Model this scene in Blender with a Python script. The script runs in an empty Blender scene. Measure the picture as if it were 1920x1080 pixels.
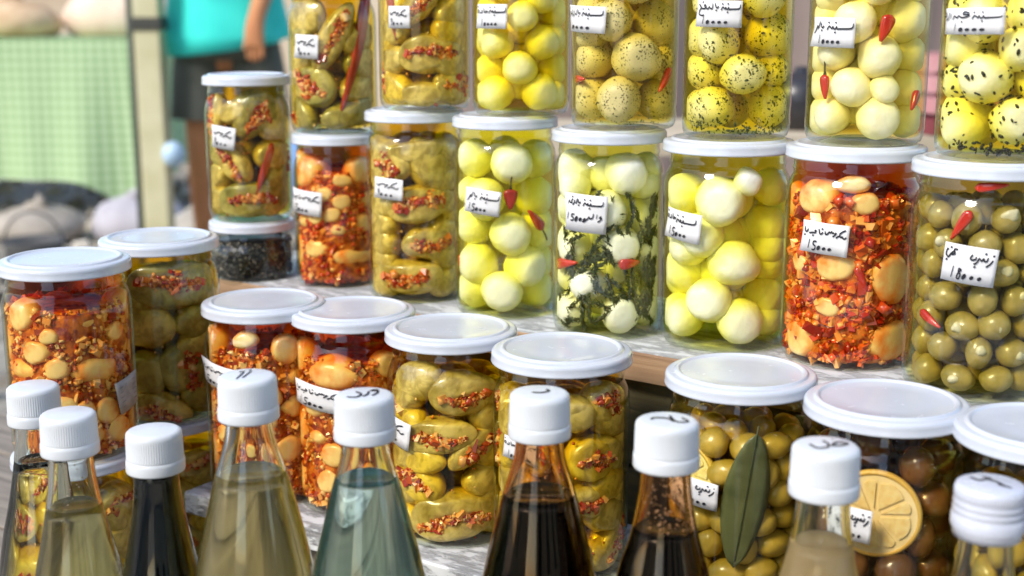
import bpy, math, random
import numpy as np
from mathutils import Vector, Matrix, Euler

S = bpy.context.scene
COL = S.collection
R_ = math.radians

# ---------------------------------------------------------------- camera
cam_d = bpy.data.cameras.new('camera')
cam = bpy.data.objects.new('camera', cam_d)
COL.objects.link(cam)
cam.location = (0, 0, 1.0)
cam.rotation_euler = (R_(90) - math.atan(530 / 2500), 0, 0)
cam_d.sensor_width = 36
cam_d.lens = 2500 / 1920 * 36
cam_d.clip_start = .02
cam_d.clip_end = 400
cam_d.dof.use_dof = True
cam_d.dof.focus_distance = .80
cam_d.dof.aperture_fstop = (cam_d.lens / 1000) / .0062
S.camera = cam

# ---------------------------------------------------------------- light
SUN_EL, SUN_AZ = 42, -130          # azimuth measured clockwise from the view direction (+Y)
w = bpy.data.worlds.new('World')
S.world = w
w.use_nodes = True
nt = w.node_tree
nt.nodes.clear()
sky = nt.nodes.new('ShaderNodeTexSky')
sky.sky_type = 'NISHITA'
sky.sun_disc = False
sky.sun_elevation = R_(SUN_EL)
sky.sun_rotation = R_(SUN_AZ)
sky.air_density = 1.0
sky.dust_density = 1.0
sky.ozone_density = 1.0
bg = nt.nodes.new('ShaderNodeBackground')
bg.inputs['Strength'].default_value = .15
wo = nt.nodes.new('ShaderNodeOutputWorld')
nt.links.new(sky.outputs[0], bg.inputs[0])
nt.links.new(bg.outputs[0], wo.inputs[0])

sl = bpy.data.lights.new('sun', 'SUN')
sl.energy = 2.1
sl.angle = R_(16)
sl.color = (1.0, .93, .83)
so = bpy.data.objects.new('sun', sl)
COL.objects.link(so)
d = Vector((math.sin(R_(SUN_AZ)) * math.cos(R_(SUN_EL)), math.cos(R_(SUN_AZ)) * math.cos(R_(SUN_EL)), math.sin(R_(SUN_EL))))
so.rotation_euler = d.to_track_quat('Z', 'Y').to_euler()

S.view_settings.view_transform = 'Standard'
S.view_settings.look = 'None'
S.view_settings.exposure = 0.88
S.view_settings.gamma = 1
S.view_settings.use_curve_mapping = False
S.render.engine = 'CYCLES'
cy = S.cycles
cy.max_bounces = 16
cy.transparent_max_bounces = 48
cy.transmission_bounces = 14
cy.glossy_bounces = 6
cy.diffuse_bounces = 5
cy.volume_bounces = 0
cy.sample_clamp_indirect = 6
cy.use_denoising = True

rng = np.random.default_rng(7)
random.seed(7)

JARS = {
 'B': (-0.172, 0.901, 0.6632, 0.0414, 0.1385, 0.085),
 'C': (-0.108, 0.883, 0.6632, 0.0414, 0.1365, 0.085),
 'D': (-0.039, 0.83, 0.6632, 0.0414, 0.1365, 0.085),
 'E': (0.03, 0.777, 0.6632, 0.0414, 0.1365, 0.085),
 'F': (0.129, 0.725, 0.6632, 0.0414, 0.1365, 0.085),
 'G': (0.196, 0.67, 0.6632, 0.0414, 0.1365, 0.085),
 'H': (0.261, 0.625, 0.6632, 0.0414, 0.1365, 0.085),
 'A': (-0.295, 0.863, 0.707, 0.0414, 0.1315, 0.085),
 'A2': (-0.255, 0.949, 0.707, 0.0414, 0.131, 0.085),
 'Au': (-0.296, 0.863, 0.57, 0.0414, 0.1365, 0.085),
 'A2u': (-0.256, 0.95, 0.57, 0.0414, 0.1365, 0.085),
 'm1': (-0.221, 1.12, 0.7739, 0.0351, 0.05, 0.072),
 'J1': (-0.221, 1.12, 0.8244, 0.0351, 0.1205, 0.072),
 'm2': (-0.144, 1.09, 0.7753, 0.0351, 0.1245, 0.072),
 't2': (-0.1445, 1.09, 0.9003, 0.0351, 0.121, 0.072),
 'm3': (-0.075, 1.029, 0.7766, 0.0373, 0.1465, 0.0765),
 't3': (-0.066, 1.022, 0.9236, 0.0343, 0.121, 0.0705),
 'm4': (-0.005, 0.971, 0.7779, 0.0373, 0.1455, 0.0765),
 't4': (0.0065, 0.968, 0.9239, 0.0348, 0.121, 0.0715),
 'm5': (0.066, 0.905, 0.7792, 0.0377, 0.1405, 0.0775),
 't5': (0.075, 0.9, 0.9202, 0.0354, 0.121, 0.0727),
 'm6': (0.141, 0.869, 0.7806, 0.0414, 0.136, 0.085),
 't6': (0.145, 0.868, 0.9171, 0.0348, 0.121, 0.0715),
 'm7': (0.212, 0.821, 0.7819, 0.0414, 0.136, 0.085),
 't7': (0.216, 0.821, 0.9184, 0.0358, 0.121, 0.0735),
 'm8': (0.269, 0.748, 0.783, 0.0414, 0.134, 0.085),
 't8': (0.2725, 0.748, 0.9175, 0.0346, 0.121, 0.071),
}
ITEMS = {
 't4': [(0.047, 0.0688, 0.0118, 0.0118), (0.733, 0.0827, 0.0126, 0.0126), (-0.914, 0.0503, 0.0127, 0.0127), (0.788, 0.0504, 0.0134, 0.0134), (-0.027, 0.0328, 0.013, 0.013), (-1.549, 0.0312, 0.0134, 0.0134), (1.539, 0.0312, 0.0133, 0.0133), (-0.956, 0.0129, 0.0132, 0.0132), (0.709, 0.0131, 0.0139, 0.0139), (-1.545, 0.0131, 0.0115, 0.0115), (1.534, 0.0131, 0.0107, 0.0107), (1.536, 0.0706, 0.0125, 0.0125), (-1.549, 0.0687, 0.0133, 0.0133), (-0.558, 0.0899, 0.0125, 0.0125), (-1.547, 0.05, 0.0107, 0.0107), (1.535, 0.0501, 0.0107, 0.0107)],
 't5': [(0.331, 0.0466, 0.0179, 0.0166), (-0.305, 0.019, 0.0167, 0.0167), (-1.626, 0.045, 0.0149, 0.0149), (-0.53, 0.0703, 0.0144, 0.0144), (1.467, 0.0688, 0.0159, 0.0159), (-1.622, 0.0203, 0.0143, 0.0143), (1.465, 0.0188, 0.0133, 0.0133), (-1.624, 0.0729, 0.0141, 0.0141), (0.232, 0.0933, 0.0143, 0.0143), (-1.633, 0.097, 0.0145, 0.0145), (1.461, 0.0452, 0.0105, 0.0105)],
 't6': [(-0.901, 0.0605, 0.0147, 0.0147), (1.385, 0.0646, 0.016, 0.016), (0.047, 0.0411, 0.0153, 0.014), (-1.707, 0.0408, 0.0145, 0.0145), (1.376, 0.0419, 0.0116, 0.0116), (-1.17, 0.0192, 0.0169, 0.0142), (1.384, 0.0208, 0.0145, 0.0145), (-1.701, 0.0662, 0.012, 0.012), (-1.705, 0.0192, 0.0118, 0.0118), (0.646, 0.0894, 0.0148, 0.0148), (-1.148, 0.0862, 0.015, 0.015)],
 't7': [(-0.635, 0.0723, 0.0132, 0.0132), (0.97, 0.0723, 0.0141, 0.0141), (0.076, 0.0516, 0.0141, 0.0141), (-1.805, 0.0513, 0.0134, 0.0134), (1.283, 0.0518, 0.0112, 0.0112), (-0.647, 0.0338, 0.0133, 0.0133), (1.289, 0.0317, 0.0133, 0.0133), (0.165, 0.0327, 0.0095, 0.0095), (-1.794, 0.0335, 0.0111, 0.0111), (-1.804, 0.0118, 0.0139, 0.0139), (0.101, 0.0144, 0.0139, 0.0139), (1.281, 0.0119, 0.011, 0.011), (-1.792, 0.0657, 0.0117, 0.0117), (-1.801, 0.0879, 0.0127, 0.0127), (-0.019, 0.0938, 0.013, 0.013)],
 't8': [(-0.856, 0.044, 0.0159, 0.0159), (-1.896, 0.0203, 0.0159, 0.0159), (0.068, 0.0606, 0.0137, 0.0137), (0.064, 0.0213, 0.0144, 0.0144), (-1.89, 0.0598, 0.0148, 0.0148), (-1.881, 0.0415, 0.0126, 0.0126), (-1.015, 0.0755, 0.0143, 0.0143), (0.287, 0.0797, 0.0136, 0.0136), (-1.882, 0.0796, 0.0125, 0.0125), (0.708, 0.0428, 0.0129, 0.0129)],
 'm4': [(0.216, 0.1107, 0.0163, 0.0163), (-1.543, 0.113, 0.0153, 0.0153), (1.546, 0.1118, 0.0148, 0.0148), (1.555, 0.0851, 0.0161, 0.0161), (-0.767, 0.0853, 0.0164, 0.0164), (-1.538, 0.0626, 0.0148, 0.0148), (0.177, 0.0606, 0.0168, 0.0168), (1.546, 0.0566, 0.0157, 0.0157), (-1.318, 0.0361, 0.0162, 0.0162), (0.789, 0.0361, 0.0162, 0.0162), (1.544, 0.0366, 0.0146, 0.0146), (-0.115, 0.0152, 0.0166, 0.0166), (-1.536, 0.0144, 0.0147, 0.0147), (1.55, 0.0103, 0.0157, 0.0157), (-1.533, 0.0904, 0.0117, 0.0117)],
 'm5': [(-1.622, 0.1105, 0.0153, 0.0153), (0.48, 0.1109, 0.0155, 0.0155), (1.463, 0.1129, 0.0123, 0.0123), (1.467, 0.0799, 0.0146, 0.0146), (-1.615, 0.0625, 0.0146, 0.0146), (0.307, 0.0624, 0.015, 0.015), (1.461, 0.0559, 0.0125, 0.0125), (-0.687, 0.0361, 0.0137, 0.0137), (1.47, 0.0314, 0.0146, 0.0146), (-1.615, 0.0116, 0.0125, 0.0125), (0.301, 0.0133, 0.0144, 0.0144), (1.464, 0.0069, 0.0119, 0.0119), (-1.611, 0.0866, 0.0124, 0.0124), (-0.082, 0.0862, 0.0142, 0.0142)],
 'm6': [(-0.33, 0.0971, 0.0176, 0.0176), (1.384, 0.0773, 0.0157, 0.0157), (1.374, 0.1039, 0.0132, 0.0132), (-1.693, 0.099, 0.0148, 0.0148), (-0.773, 0.074, 0.0157, 0.0157), (0.101, 0.0559, 0.0191, 0.016), (1.372, 0.0545, 0.014, 0.014), (-1.698, 0.0479, 0.0154, 0.0154), (-0.549, 0.0313, 0.0165, 0.0165), (1.381, 0.0297, 0.0166, 0.0166), (-1.704, 0.0081, 0.0161, 0.0161), (0.303, 0.0118, 0.0162, 0.0162), (1.372, 0.0068, 0.0135, 0.0135), (-1.696, 0.0741, 0.0141, 0.0141), (0.284, 0.1101, 0.0101, 0.0101)],
 'J1': [(-0.974, 0.0873, 0.0176, 0.0088, 85, 1), (0.399, 0.0879, 0.021, 0.0157, 60, 1), (-0.353, 0.0485, 0.0194, 0.0119, -50, 1), (1.742, 0.0478, 0.0171, 0.0135, 60, 1), (0.279, 0.0189, 0.0292, 0.0137, 4, 1), (1.1, 0.0989, 0.015, 0.0106, 10, 0), (1.741, 0.0769, 0.0135, 0.0126, 40, 0), (-1.355, 0.06, 0.0125, 0.0116, 60, 0), (-1.351, 0.0265, 0.0134, 0.0134, 80, 0), (-0.239, 0.1032, 0.0131, 0.0096, 20, 0)],
 't2': [(-0.781, 0.0915, 0.0143, 0.0168, 80, 0), (0.17, 0.0751, 0.0285, 0.0109, 62, 1), (-0.567, 0.0383, 0.0204, 0.0161, -30, 1), (-1.416, 0.0109, 0.0138, 0.0104, 10, 1), (1.679, 0.0533, 0.0147, 0.0224, 80, 0), (0.571, 0.0155, 0.0213, 0.0115, 18, 0), (0.487, 0.1079, 0.0167, 0.0125, 20, 0), (-1.414, 0.062, 0.0103, 0.0171, 85, 0), (1.676, 0.0233, 0.0122, 0.013, 60, 0)],
 't3': [(-0.11, 0.0772, 0.0196, 0.0094, 45, 1), (0.275, 0.0417, 0.0229, 0.0142, 5, 1), (-1.482, 0.0211, 0.0145, 0.0137, -60, 1), (1.101, 0.0184, 0.02, 0.012, 12, 1), (1.609, 0.0705, 0.0128, 0.0176, 75, 0), (-1.482, 0.0489, 0.012, 0.0136, 80, 0), (-0.063, 0.0124, 0.0159, 0.0087, 0, 0), (-1.304, 0.0725, 0.0119, 0.0119, 60, 0), (1.606, 0.0409, 0.0089, 0.0161, 80, 0)],
 'm3': [(-0.689, 0.1066, 0.0178, 0.0154, 0, 1), (0.427, 0.107, 0.0202, 0.0145, -60, 0), (0.196, 0.0768, 0.0251, 0.0138, 8, 1), (-1.468, 0.0653, 0.0124, 0.0199, 80, 0), (-1.196, 0.0445, 0.0174, 0.0157, 0, 0), (0.48, 0.0459, 0.0212, 0.0139, 3, 1), (-0.196, 0.0193, 0.0271, 0.0139, 0, 1), (1.41, 0.111, 0.014, 0.0164, -45, 0), (1.499, 0.065, 0.0108, 0.0191, 80, 0), (-1.467, 0.1068, 0.0115, 0.0173, 80, 0), (1.393, 0.019, 0.0125, 0.0142, 40, 0), (-1.467, 0.0145, 0.0126, 0.0142, 60, 0), (0.112, 0.1245, 0.0201, 0.008, 5, 0)],
 'A2': [(0.508, 0.1003, 0.0324, 0.0166, 0, 1), (1.248, 0.0693, 0.0178, 0.0116, 18, 0), (-0.078, 0.0702, 0.0182, 0.0166, 0, 0), (0.745, 0.0375, 0.0177, 0.0207, 80, 1), (-0.319, 0.0353, 0.0176, 0.0168, 0, 0), (0.064, 0.0079, 0.0222, 0.013, -10, 1), (1.322, 0.0112, 0.011, 0.0125, 0, 0), (-0.472, 0.0896, 0.0113, 0.0151, 60, 0), (-1.058, 0.0032, 0.0117, 0.0117, 0, 0), (1.798, 0.0901, 0.0094, 0.0172, 80, 0)],
 'D': [(-0.748, 0.1092, 0.0174, 0.0121, 20, 0), (0.287, 0.1004, 0.0207, 0.0127, 4, 1), (-1.221, 0.0861, 0.0137, 0.0102, 10, 1), (-0.299, 0.0724, 0.0255, 0.0118, 6, 1), (0.485, 0.0647, 0.0196, 0.0091, 38, 1), (-0.731, 0.0401, 0.0184, 0.0136, -20, 1), (0.684, 0.0415, 0.0129, 0.0109, 0, 0), (0.079, 0.0195, 0.0272, 0.0156, 8, 1), (-1.483, 0.0146, 0.0112, 0.0154, 80, 0), (-1.481, 0.0515, 0.009, 0.0153, 80, 0), (0.769, 0.0825, 0.0095, 0.0115, 30, 0), (-0.54, 0.0555, 0.0149, 0.0081, 0, 0), (0.755, 0.0182, 0.0089, 0.0137, 60, 0)],
 'E': [(0.904, 0.1058, 0.0145, 0.0133, -30, 1), (0.235, 0.1031, 0.0119, 0.0112, 0, 0), (0.609, 0.0743, 0.0165, 0.0139, 5, 1), (-1.565, 0.1027, 0.0097, 0.0146, 80, 1), (-1.565, 0.0722, 0.0156, 0.0098, 80, 1), (1.489, 0.0484, 0.0131, 0.0163, 60, 0), (0.453, 0.0495, 0.0133, 0.0095, 0, 1), (1.166, 0.0197, 0.0209, 0.0117, 48, 1), (-1.564, 0.0377, 0.0085, 0.0158, 80, 0), (1.483, 0.08, 0.0084, 0.0143, 80, 0), (-0.51, 0.1071, 0.0125, 0.0125, 20, 0), (-0.505, 0.0776, 0.0139, 0.0126, 0, 1), (-0.5, 0.0442, 0.014, 0.0127, 30, 0), (-1.571, 0.0096, 0.0146, 0.0119, 0, 1), (0.176, 0.015, 0.0128, 0.0096, 0, 0), (1.482, 0.107, 0.0071, 0.0109, 80, 0), (-0.07, 0.1212, 0.0155, 0.0062, 0, 0)],
 'Au': [(1.104, 0.1028, 0.0173, 0.0122, 10, 1), (0.343, 0.1121, 0.0141, 0.012, 40, 0), (-0.404, 0.1118, 0.0141, 0.012, 0, 1), (1.301, 0.0737, 0.016, 0.0131, 60, 0), (0.278, 0.0822, 0.0178, 0.0121, 0, 1), (-0.704, 0.0798, 0.0143, 0.0122, 30, 0), (-1.199, 0.0991, 0.0108, 0.0122, 60, 0), (0.699, 0.0569, 0.018, 0.0122, 0, 0), (-0.277, 0.0556, 0.0179, 0.0122, 0, 1)],
 'A2u': [(0.847, 0.1027, 0.0157, 0.0094, 8, 1), (0.021, 0.1083, 0.0193, 0.0116, 0, 1), (-1.276, 0.0928, 0.0135, 0.0135, 30, 0), (0.486, 0.0783, 0.0188, 0.0133, 0, 0), (-0.502, 0.07, 0.018, 0.0133, 50, 1), (1.341, 0.071, 0.0112, 0.0144, 70, 0), (0.299, 0.0459, 0.0196, 0.0133, 0, 1)],
 'm7': [(-1.009, 0.104, 0.0142, 0.011), (-1.787, 0.0989, 0.0086, 0.0126), (0.523, 0.0567, 0.0148, 0.0168), (-1.149, 0.0101, 0.0152, 0.0125), (0.668, 0.0168, 0.0189, 0.0143), (1.278, 0.0119, 0.0094, 0.01), (-0.274, 0.1135, 0.0095, 0.0057), (-0.037, 0.1024, 0.0096, 0.007)],
 'A': [(-0.639, 0.0976, 0.0117, 0.0117), (0.472, 0.0919, 0.0165, 0.0086), (1.868, 0.0972, 0.0113, 0.0113), (-0.763, 0.0615, 0.0159, 0.0086), (0.822, 0.0622, 0.0167, 0.0104), (-0.034, 0.0854, 0.0062, 0.0055), (1.868, 0.019, 0.0108, 0.0108), (0.908, 0.0328, 0.0091, 0.0098), (-1.203, 0.0769, 0.007, 0.014), (-1.202, 0.0405, 0.0106, 0.012), (0.084, 0.0373, 0.0118, 0.0097), (1.863, 0.0675, 0.0072, 0.0108)],
 'B': [(-1.348, 0.1076, 0.0125, 0.0147), (-0.209, 0.1169, 0.0093, 0.0065), (-1.347, 0.0342, 0.012, 0.0135), (0.559, 0.0399, 0.0103, 0.011), (0.175, 0.0772, 0.0109, 0.0109), (-1.346, 0.0636, 0.0089, 0.0127), (-0.912, 0.0199, 0.0111, 0.0089), (0.599, 0.1102, 0.0094, 0.0108), (-0.176, 0.0197, 0.011, 0.0081)],
 'C': [(-1.412, 0.1032, 0.0109, 0.0131), (-0.334, 0.0969, 0.0184, 0.012), (-1.417, 0.0529, 0.0145, 0.0145), (-1.412, 0.0203, 0.0126, 0.0133), (-0.422, 0.0242, 0.0094, 0.0086), (0.775, 0.1027, 0.0107, 0.0099), (0.462, 0.0585, 0.0143, 0.0129), (0.407, 0.029, 0.0122, 0.0122)],
 'm2': [(-1.127, 0.0906, 0.018, 0.015), (0.903, 0.0943, 0.0129, 0.012), (0.614, 0.0258, 0.0199, 0.0117), (-1.415, 0.0261, 0.0124, 0.015), (-1.414, 0.1013, 0.0096, 0.0113), (1.68, 0.0428, 0.0106, 0.015), (-0.016, 0.0603, 0.0086, 0.0069)],
}
LABELS = {
 'J1': [(-0.428, 0.0701, 0.0227, 0.0183, -7, 'makdous9')],
 't2': [(-0.488, 0.0681, 0.0219, 0.0184, -2, 'makdous9')],
 't3': [(-0.503, 0.068, 0.0188, 0.0159, 0, 'makdous9')],
 't4': [(-0.66, 0.0686, 0.0266, 0.0166, 0, 'sada10')],
 't5': [(-1.025, 0.0711, 0.0422, 0.0169, -2, 'zaatar10')],
 't6': [(-0.553, 0.0778, 0.0303, 0.0162, -1, 'nana10')],
 't7': [(-0.9, 0.066, 0.0305, 0.0173, -1, 'har10')],
 't8': [(-0.927, 0.0742, 0.0379, 0.014, 1, 'baraka10')],
 'm2': [(-0.782, 0.0696, 0.0393, 0.0197, -3, 'jara15')],
 'm3': [(-0.516, 0.0884, 0.0259, 0.016, -3, 'makdous9')],
 'm4': [(-0.451, 0.0857, 0.0274, 0.0178, -6, 'har15')],
 'm5': [(-0.494, 0.0862, 0.0304, 0.0253, -3, 'zaatarhar15')],
 'm6': [(-0.9, 0.0813, 0.0299, 0.0192, -5, 'sada15')],
 'm7': [(-0.646, 0.0813, 0.0295, 0.019, -3, 'jara15')],
 'm8': [(-0.521, 0.0788, 0.0285, 0.0211, -5, 'olive18')],
 'A': [(1.329, 0.0416, 0.0244, 0.0225, 10, 'print')],
 'B': [(-0.801, 0.0918, 0.0389, 0.0162, -6, 'jara15')],
 'C': [(-0.574, 0.083, 0.0398, 0.0166, -6, 'jara15')],
 'D': [(-1.055, 0.0741, 0.0346, 0.018, -8, 'makdous9')],
 'E': [(-0.701, 0.0816, 0.0223, 0.0135, -3, 'sada10')],
 'F': [(-0.743, 0.0749, 0.0272, 0.0156, -3, 'olive18')],
 'G': [(-0.625, 0.08, 0.0209, 0.0177, -2, 'olive18')],
}
CHILI = {
 'J1': [(0.849, 0.0646, 0.321, 0.0215, 0.004, 0, 1)],
 't2': [(1.326, 0.1121, 0.275, 0.0137, 0.0055, 0, 1)],
 't3': [(-0.92, 0.0917, -0.681, 0.0514, 0.0051, 0, 1)],
 't5': [(-1.615, 0.0316, -1.051, 0.0325, 0.0029, 0, 0), (1.164, 0.0393, 0.716, 0.0247, 0.0032, 0, 0)],
 't7': [(0.114, 0.0761, -0.044, 0.0609, 0.0043, 0, 0), (-1.15, 0.0409, -1.081, 0.0265, 0.0032, 2, 0), (0.964, 0.0317, 0.73, 0.0207, 0.0029, 0, 0)],
 'm4': [(0.122, 0.0945, 0.122, 0.0803, 0.0053, 1, 1), (0.95, 0.0643, 0.53, 0.0789, 0.0039, 3, 0), (-1.529, 0.0416, -1.53, 0.0327, 0.0028, 0, 0)],
 'm5': [(-1.607, 0.046, -0.73, 0.0516, 0.0041, 0, 0), (0.16, 0.0517, 0.608, 0.0528, 0.0039, 0, 0)],
 'm8': [(-0.562, 0.1076, -0.829, 0.0912, 0.0032, 0, 0), (-0.524, 0.1205, -0.071, 0.1229, 0.0026, 0, 0), (-1.325, 0.0473, -0.907, 0.0406, 0.0027, 0, 0)],
 'm7': [(-0.146, 0.0647, 0.035, 0.05, 0.0026, 0, 0)],
}
EXTRA = {
 'F': ('leaf', 0.0757, 0.111, -0.183, 0.0338, 0.0104),
 'Flem': (-1.098, 0.0793, 0.0174, 10),
 'Glem': (-0.371, 0.0821, 0.0234, 0),
}
CAPTOPS = {
 'b1': (-0.278, 0.7447, 0.7846),
 'b2': (-0.238, 0.6849, 0.7867),
 'b3': (-0.1902, 0.6766, 0.7799),
 'b4': (-0.1331, 0.646, 0.8184),
 'b5': (-0.0723, 0.6272, 0.814),
 'b6': (0.0136, 0.6274, 0.815),
 'b7': (0.0716, 0.5888, 0.8131),
 'b8': (0.137, 0.5546, 0.8125),
 'b9': (0.2072, 0.5469, 0.7977),
}

# ---------------------------------------------------------------- materials
MATS = {}
def new_mat(name):
    m = bpy.data.materials.new(name)
    m.use_nodes = True
    m.node_tree.nodes.clear()
    out = m.node_tree.nodes.new('ShaderNodeOutputMaterial')
    return m, m.node_tree, out

def pbr(name, c1, c2=None, rough=.5, scale=40, bump=0, bscale=None, spec=.5, coat=0, sss=0, sss_col=None, detail=4, lo=.35, hi=.65, trans=0, metal=0):
    m, t, out = new_mat(name)
    n = t.nodes
    b = n.new('ShaderNodeBsdfPrincipled')
    b.inputs['Roughness'].default_value = rough
    b.inputs['Specular IOR Level'].default_value = spec
    b.inputs['Coat Weight'].default_value = coat
    b.inputs['Coat Roughness'].default_value = .06
    b.inputs['Metallic'].default_value = metal
    b.inputs['Subsurface Weight'].default_value = sss
    if sss:
        b.inputs['Subsurface Radius'].default_value = sss_col or (1, .8, .4)
        b.inputs['Subsurface Scale'].default_value = .006
    tc = n.new('ShaderNodeTexCoord')
    if c2 is None:
        b.inputs['Base Color'].default_value = (*c1, 1)
    else:
        no = n.new('ShaderNodeTexNoise')
        no.inputs['Scale'].default_value = scale
        no.inputs['Detail'].default_value = detail
        t.links.new(tc.outputs['Object'], no.inputs['Vector'])
        cr = n.new('ShaderNodeValToRGB')
        cr.color_ramp.elements[0].position = lo
        cr.color_ramp.elements[1].position = hi
        cr.color_ramp.elements[0].color = (*c1, 1)
        cr.color_ramp.elements[1].color = (*c2, 1)
        t.links.new(no.outputs['Fac'], cr.inputs['Fac'])
        t.links.new(cr.outputs['Color'], b.inputs['Base Color'])
    if bump:
        nb = n.new('ShaderNodeTexNoise')
        nb.inputs['Scale'].default_value = bscale or scale * 4
        nb.inputs['Detail'].default_value = 5
        t.links.new(tc.outputs['Object'], nb.inputs['Vector'])
        bp = n.new('ShaderNodeBump')
        bp.inputs['Strength'].default_value = bump
        bp.inputs['Distance'].default_value = .001
        t.links.new(nb.outputs['Fac'], bp.inputs['Height'])
        t.links.new(bp.outputs['Normal'], b.inputs['Normal'])
    t.links.new(b.outputs[0], out.inputs['Surface'])
    MATS[name] = m
    return m

def thin_glass(name, tint=(.97, .985, .97), edge=(.60, .68, .58), f0=.045, rough=.015):
    """Clear thin glass: Schlick reflection over a lightly tinted see-through wall."""
    m, t, out = new_mat(name)
    n = t.nodes; L = t.links
    lw = n.new('ShaderNodeLayerWeight'); lw.inputs['Blend'].default_value = .5
    # facing output = 1-cos
    p5 = n.new('ShaderNodeMath'); p5.operation = 'POWER'; p5.inputs[1].default_value = 5
    L.new(lw.outputs['Facing'], p5.inputs[0])
    ma = n.new('ShaderNodeMath'); ma.operation = 'MULTIPLY_ADD'
    ma.inputs[1].default_value = 1 - f0; ma.inputs[2].default_value = f0
    L.new(p5.outputs[0], ma.inputs[0])
    p3 = n.new('ShaderNodeMath'); p3.operation = 'POWER'; p3.inputs[1].default_value = 3.5
    L.new(lw.outputs['Facing'], p3.inputs[0])
    mx = n.new('ShaderNodeMix'); mx.data_type = 'RGBA'
    mx.inputs['A'].default_value = (*tint, 1); mx.inputs['B'].default_value = (*edge, 1)
    L.new(p3.outputs[0], mx.inputs['Factor'])
    tr = n.new('ShaderNodeBsdfTransparent'); L.new(mx.outputs['Result'], tr.inputs['Color'])
    gl = n.new('ShaderNodeBsdfGlossy'); gl.inputs['Roughness'].default_value = rough
    gl.inputs['Color'].default_value = (1, 1, 1, 1)
    ms = n.new('ShaderNodeMixShader')
    L.new(ma.outputs[0], ms.inputs['Fac']); L.new(tr.outputs[0], ms.inputs[1]); L.new(gl.outputs[0], ms.inputs[2])
    L.new(ms.outputs[0], out.inputs['Surface'])
    MATS[name] = m
    return m

def oil(name, col, dens):
    """Liquid filling a jar: invisible boundary (it wets the glass) with coloured absorption."""
    m, t, out = new_mat(name)
    n = t.nodes
    tr = n.new('ShaderNodeBsdfTransparent')
    va = n.new('ShaderNodeVolumeAbsorption')
    va.inputs['Color'].default_value = (*col, 1)
    va.inputs['Density'].default_value = dens
    t.links.new(tr.outputs[0], out.inputs['Surface'])
    t.links.new(va.outputs[0], out.inputs['Volume'])
    MATS[name] = m
    return m

def liquid(name, col, dens, ior=1.34, cloud=0, ccol=(1, 1, 1)):
    m, t, out = new_mat(name)
    n = t.nodes
    g = n.new('ShaderNodeBsdfGlass'); g.inputs['IOR'].default_value = ior; g.inputs['Roughness'].default_value = 0
    va = n.new('ShaderNodeVolumeAbsorption')
    va.inputs['Color'].default_value = (*col, 1)
    va.inputs['Density'].default_value = dens
    if cloud:
        tl = n.new('ShaderNodeBsdfTranslucent'); tl.inputs['Color'].default_value = (*ccol, 1)
        df = n.new('ShaderNodeBsdfDiffuse'); df.inputs['Color'].default_value = (*ccol, 1)
        m1 = n.new('ShaderNodeMixShader'); m1.inputs['Fac'].default_value = .5
        t.links.new(tl.outputs[0], m1.inputs[1]); t.links.new(df.outputs[0], m1.inputs[2])
        m2 = n.new('ShaderNodeMixShader'); m2.inputs['Fac'].default_value = cloud
        t.links.new(g.outputs[0], m2.inputs[1]); t.links.new(m1.outputs[0], m2.inputs[2])
        t.links.new(m2.outputs[0], out.inputs['Surface'])
    else:
        t.links.new(g.outputs[0], out.inputs['Surface'])
    t.links.new(va.outputs[0], out.inputs['Volume'])
    MATS[name] = m
    return m

def island(name, stops, rough=.4, spec=.5, coat=0):
    m, t, out = new_mat(name)
    n = t.nodes
    b = n.new('ShaderNodeBsdfPrincipled'); b.inputs['Roughness'].default_value = rough
    b.inputs['Specular IOR Level'].default_value = spec
    b.inputs['Coat Weight'].default_value = coat; b.inputs['Coat Roughness'].default_value = .08
    g = n.new('ShaderNodeNewGeometry')
    cr = n.new('ShaderNodeValToRGB')
    e = cr.color_ramp.elements
    while len(e) < len(stops): e.new(.5)
    for k, (p, c) in enumerate(stops):
        e[k].position = p; e[k].color = (*c, 1)
    t.links.new(g.outputs['Random Per Island'], cr.inputs['Fac'])
    t.links.new(cr.outputs[0], b.inputs['Base Color'])
    t.links.new(b.outputs[0], out.inputs['Surface'])
    MATS[name] = m
    return m

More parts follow.
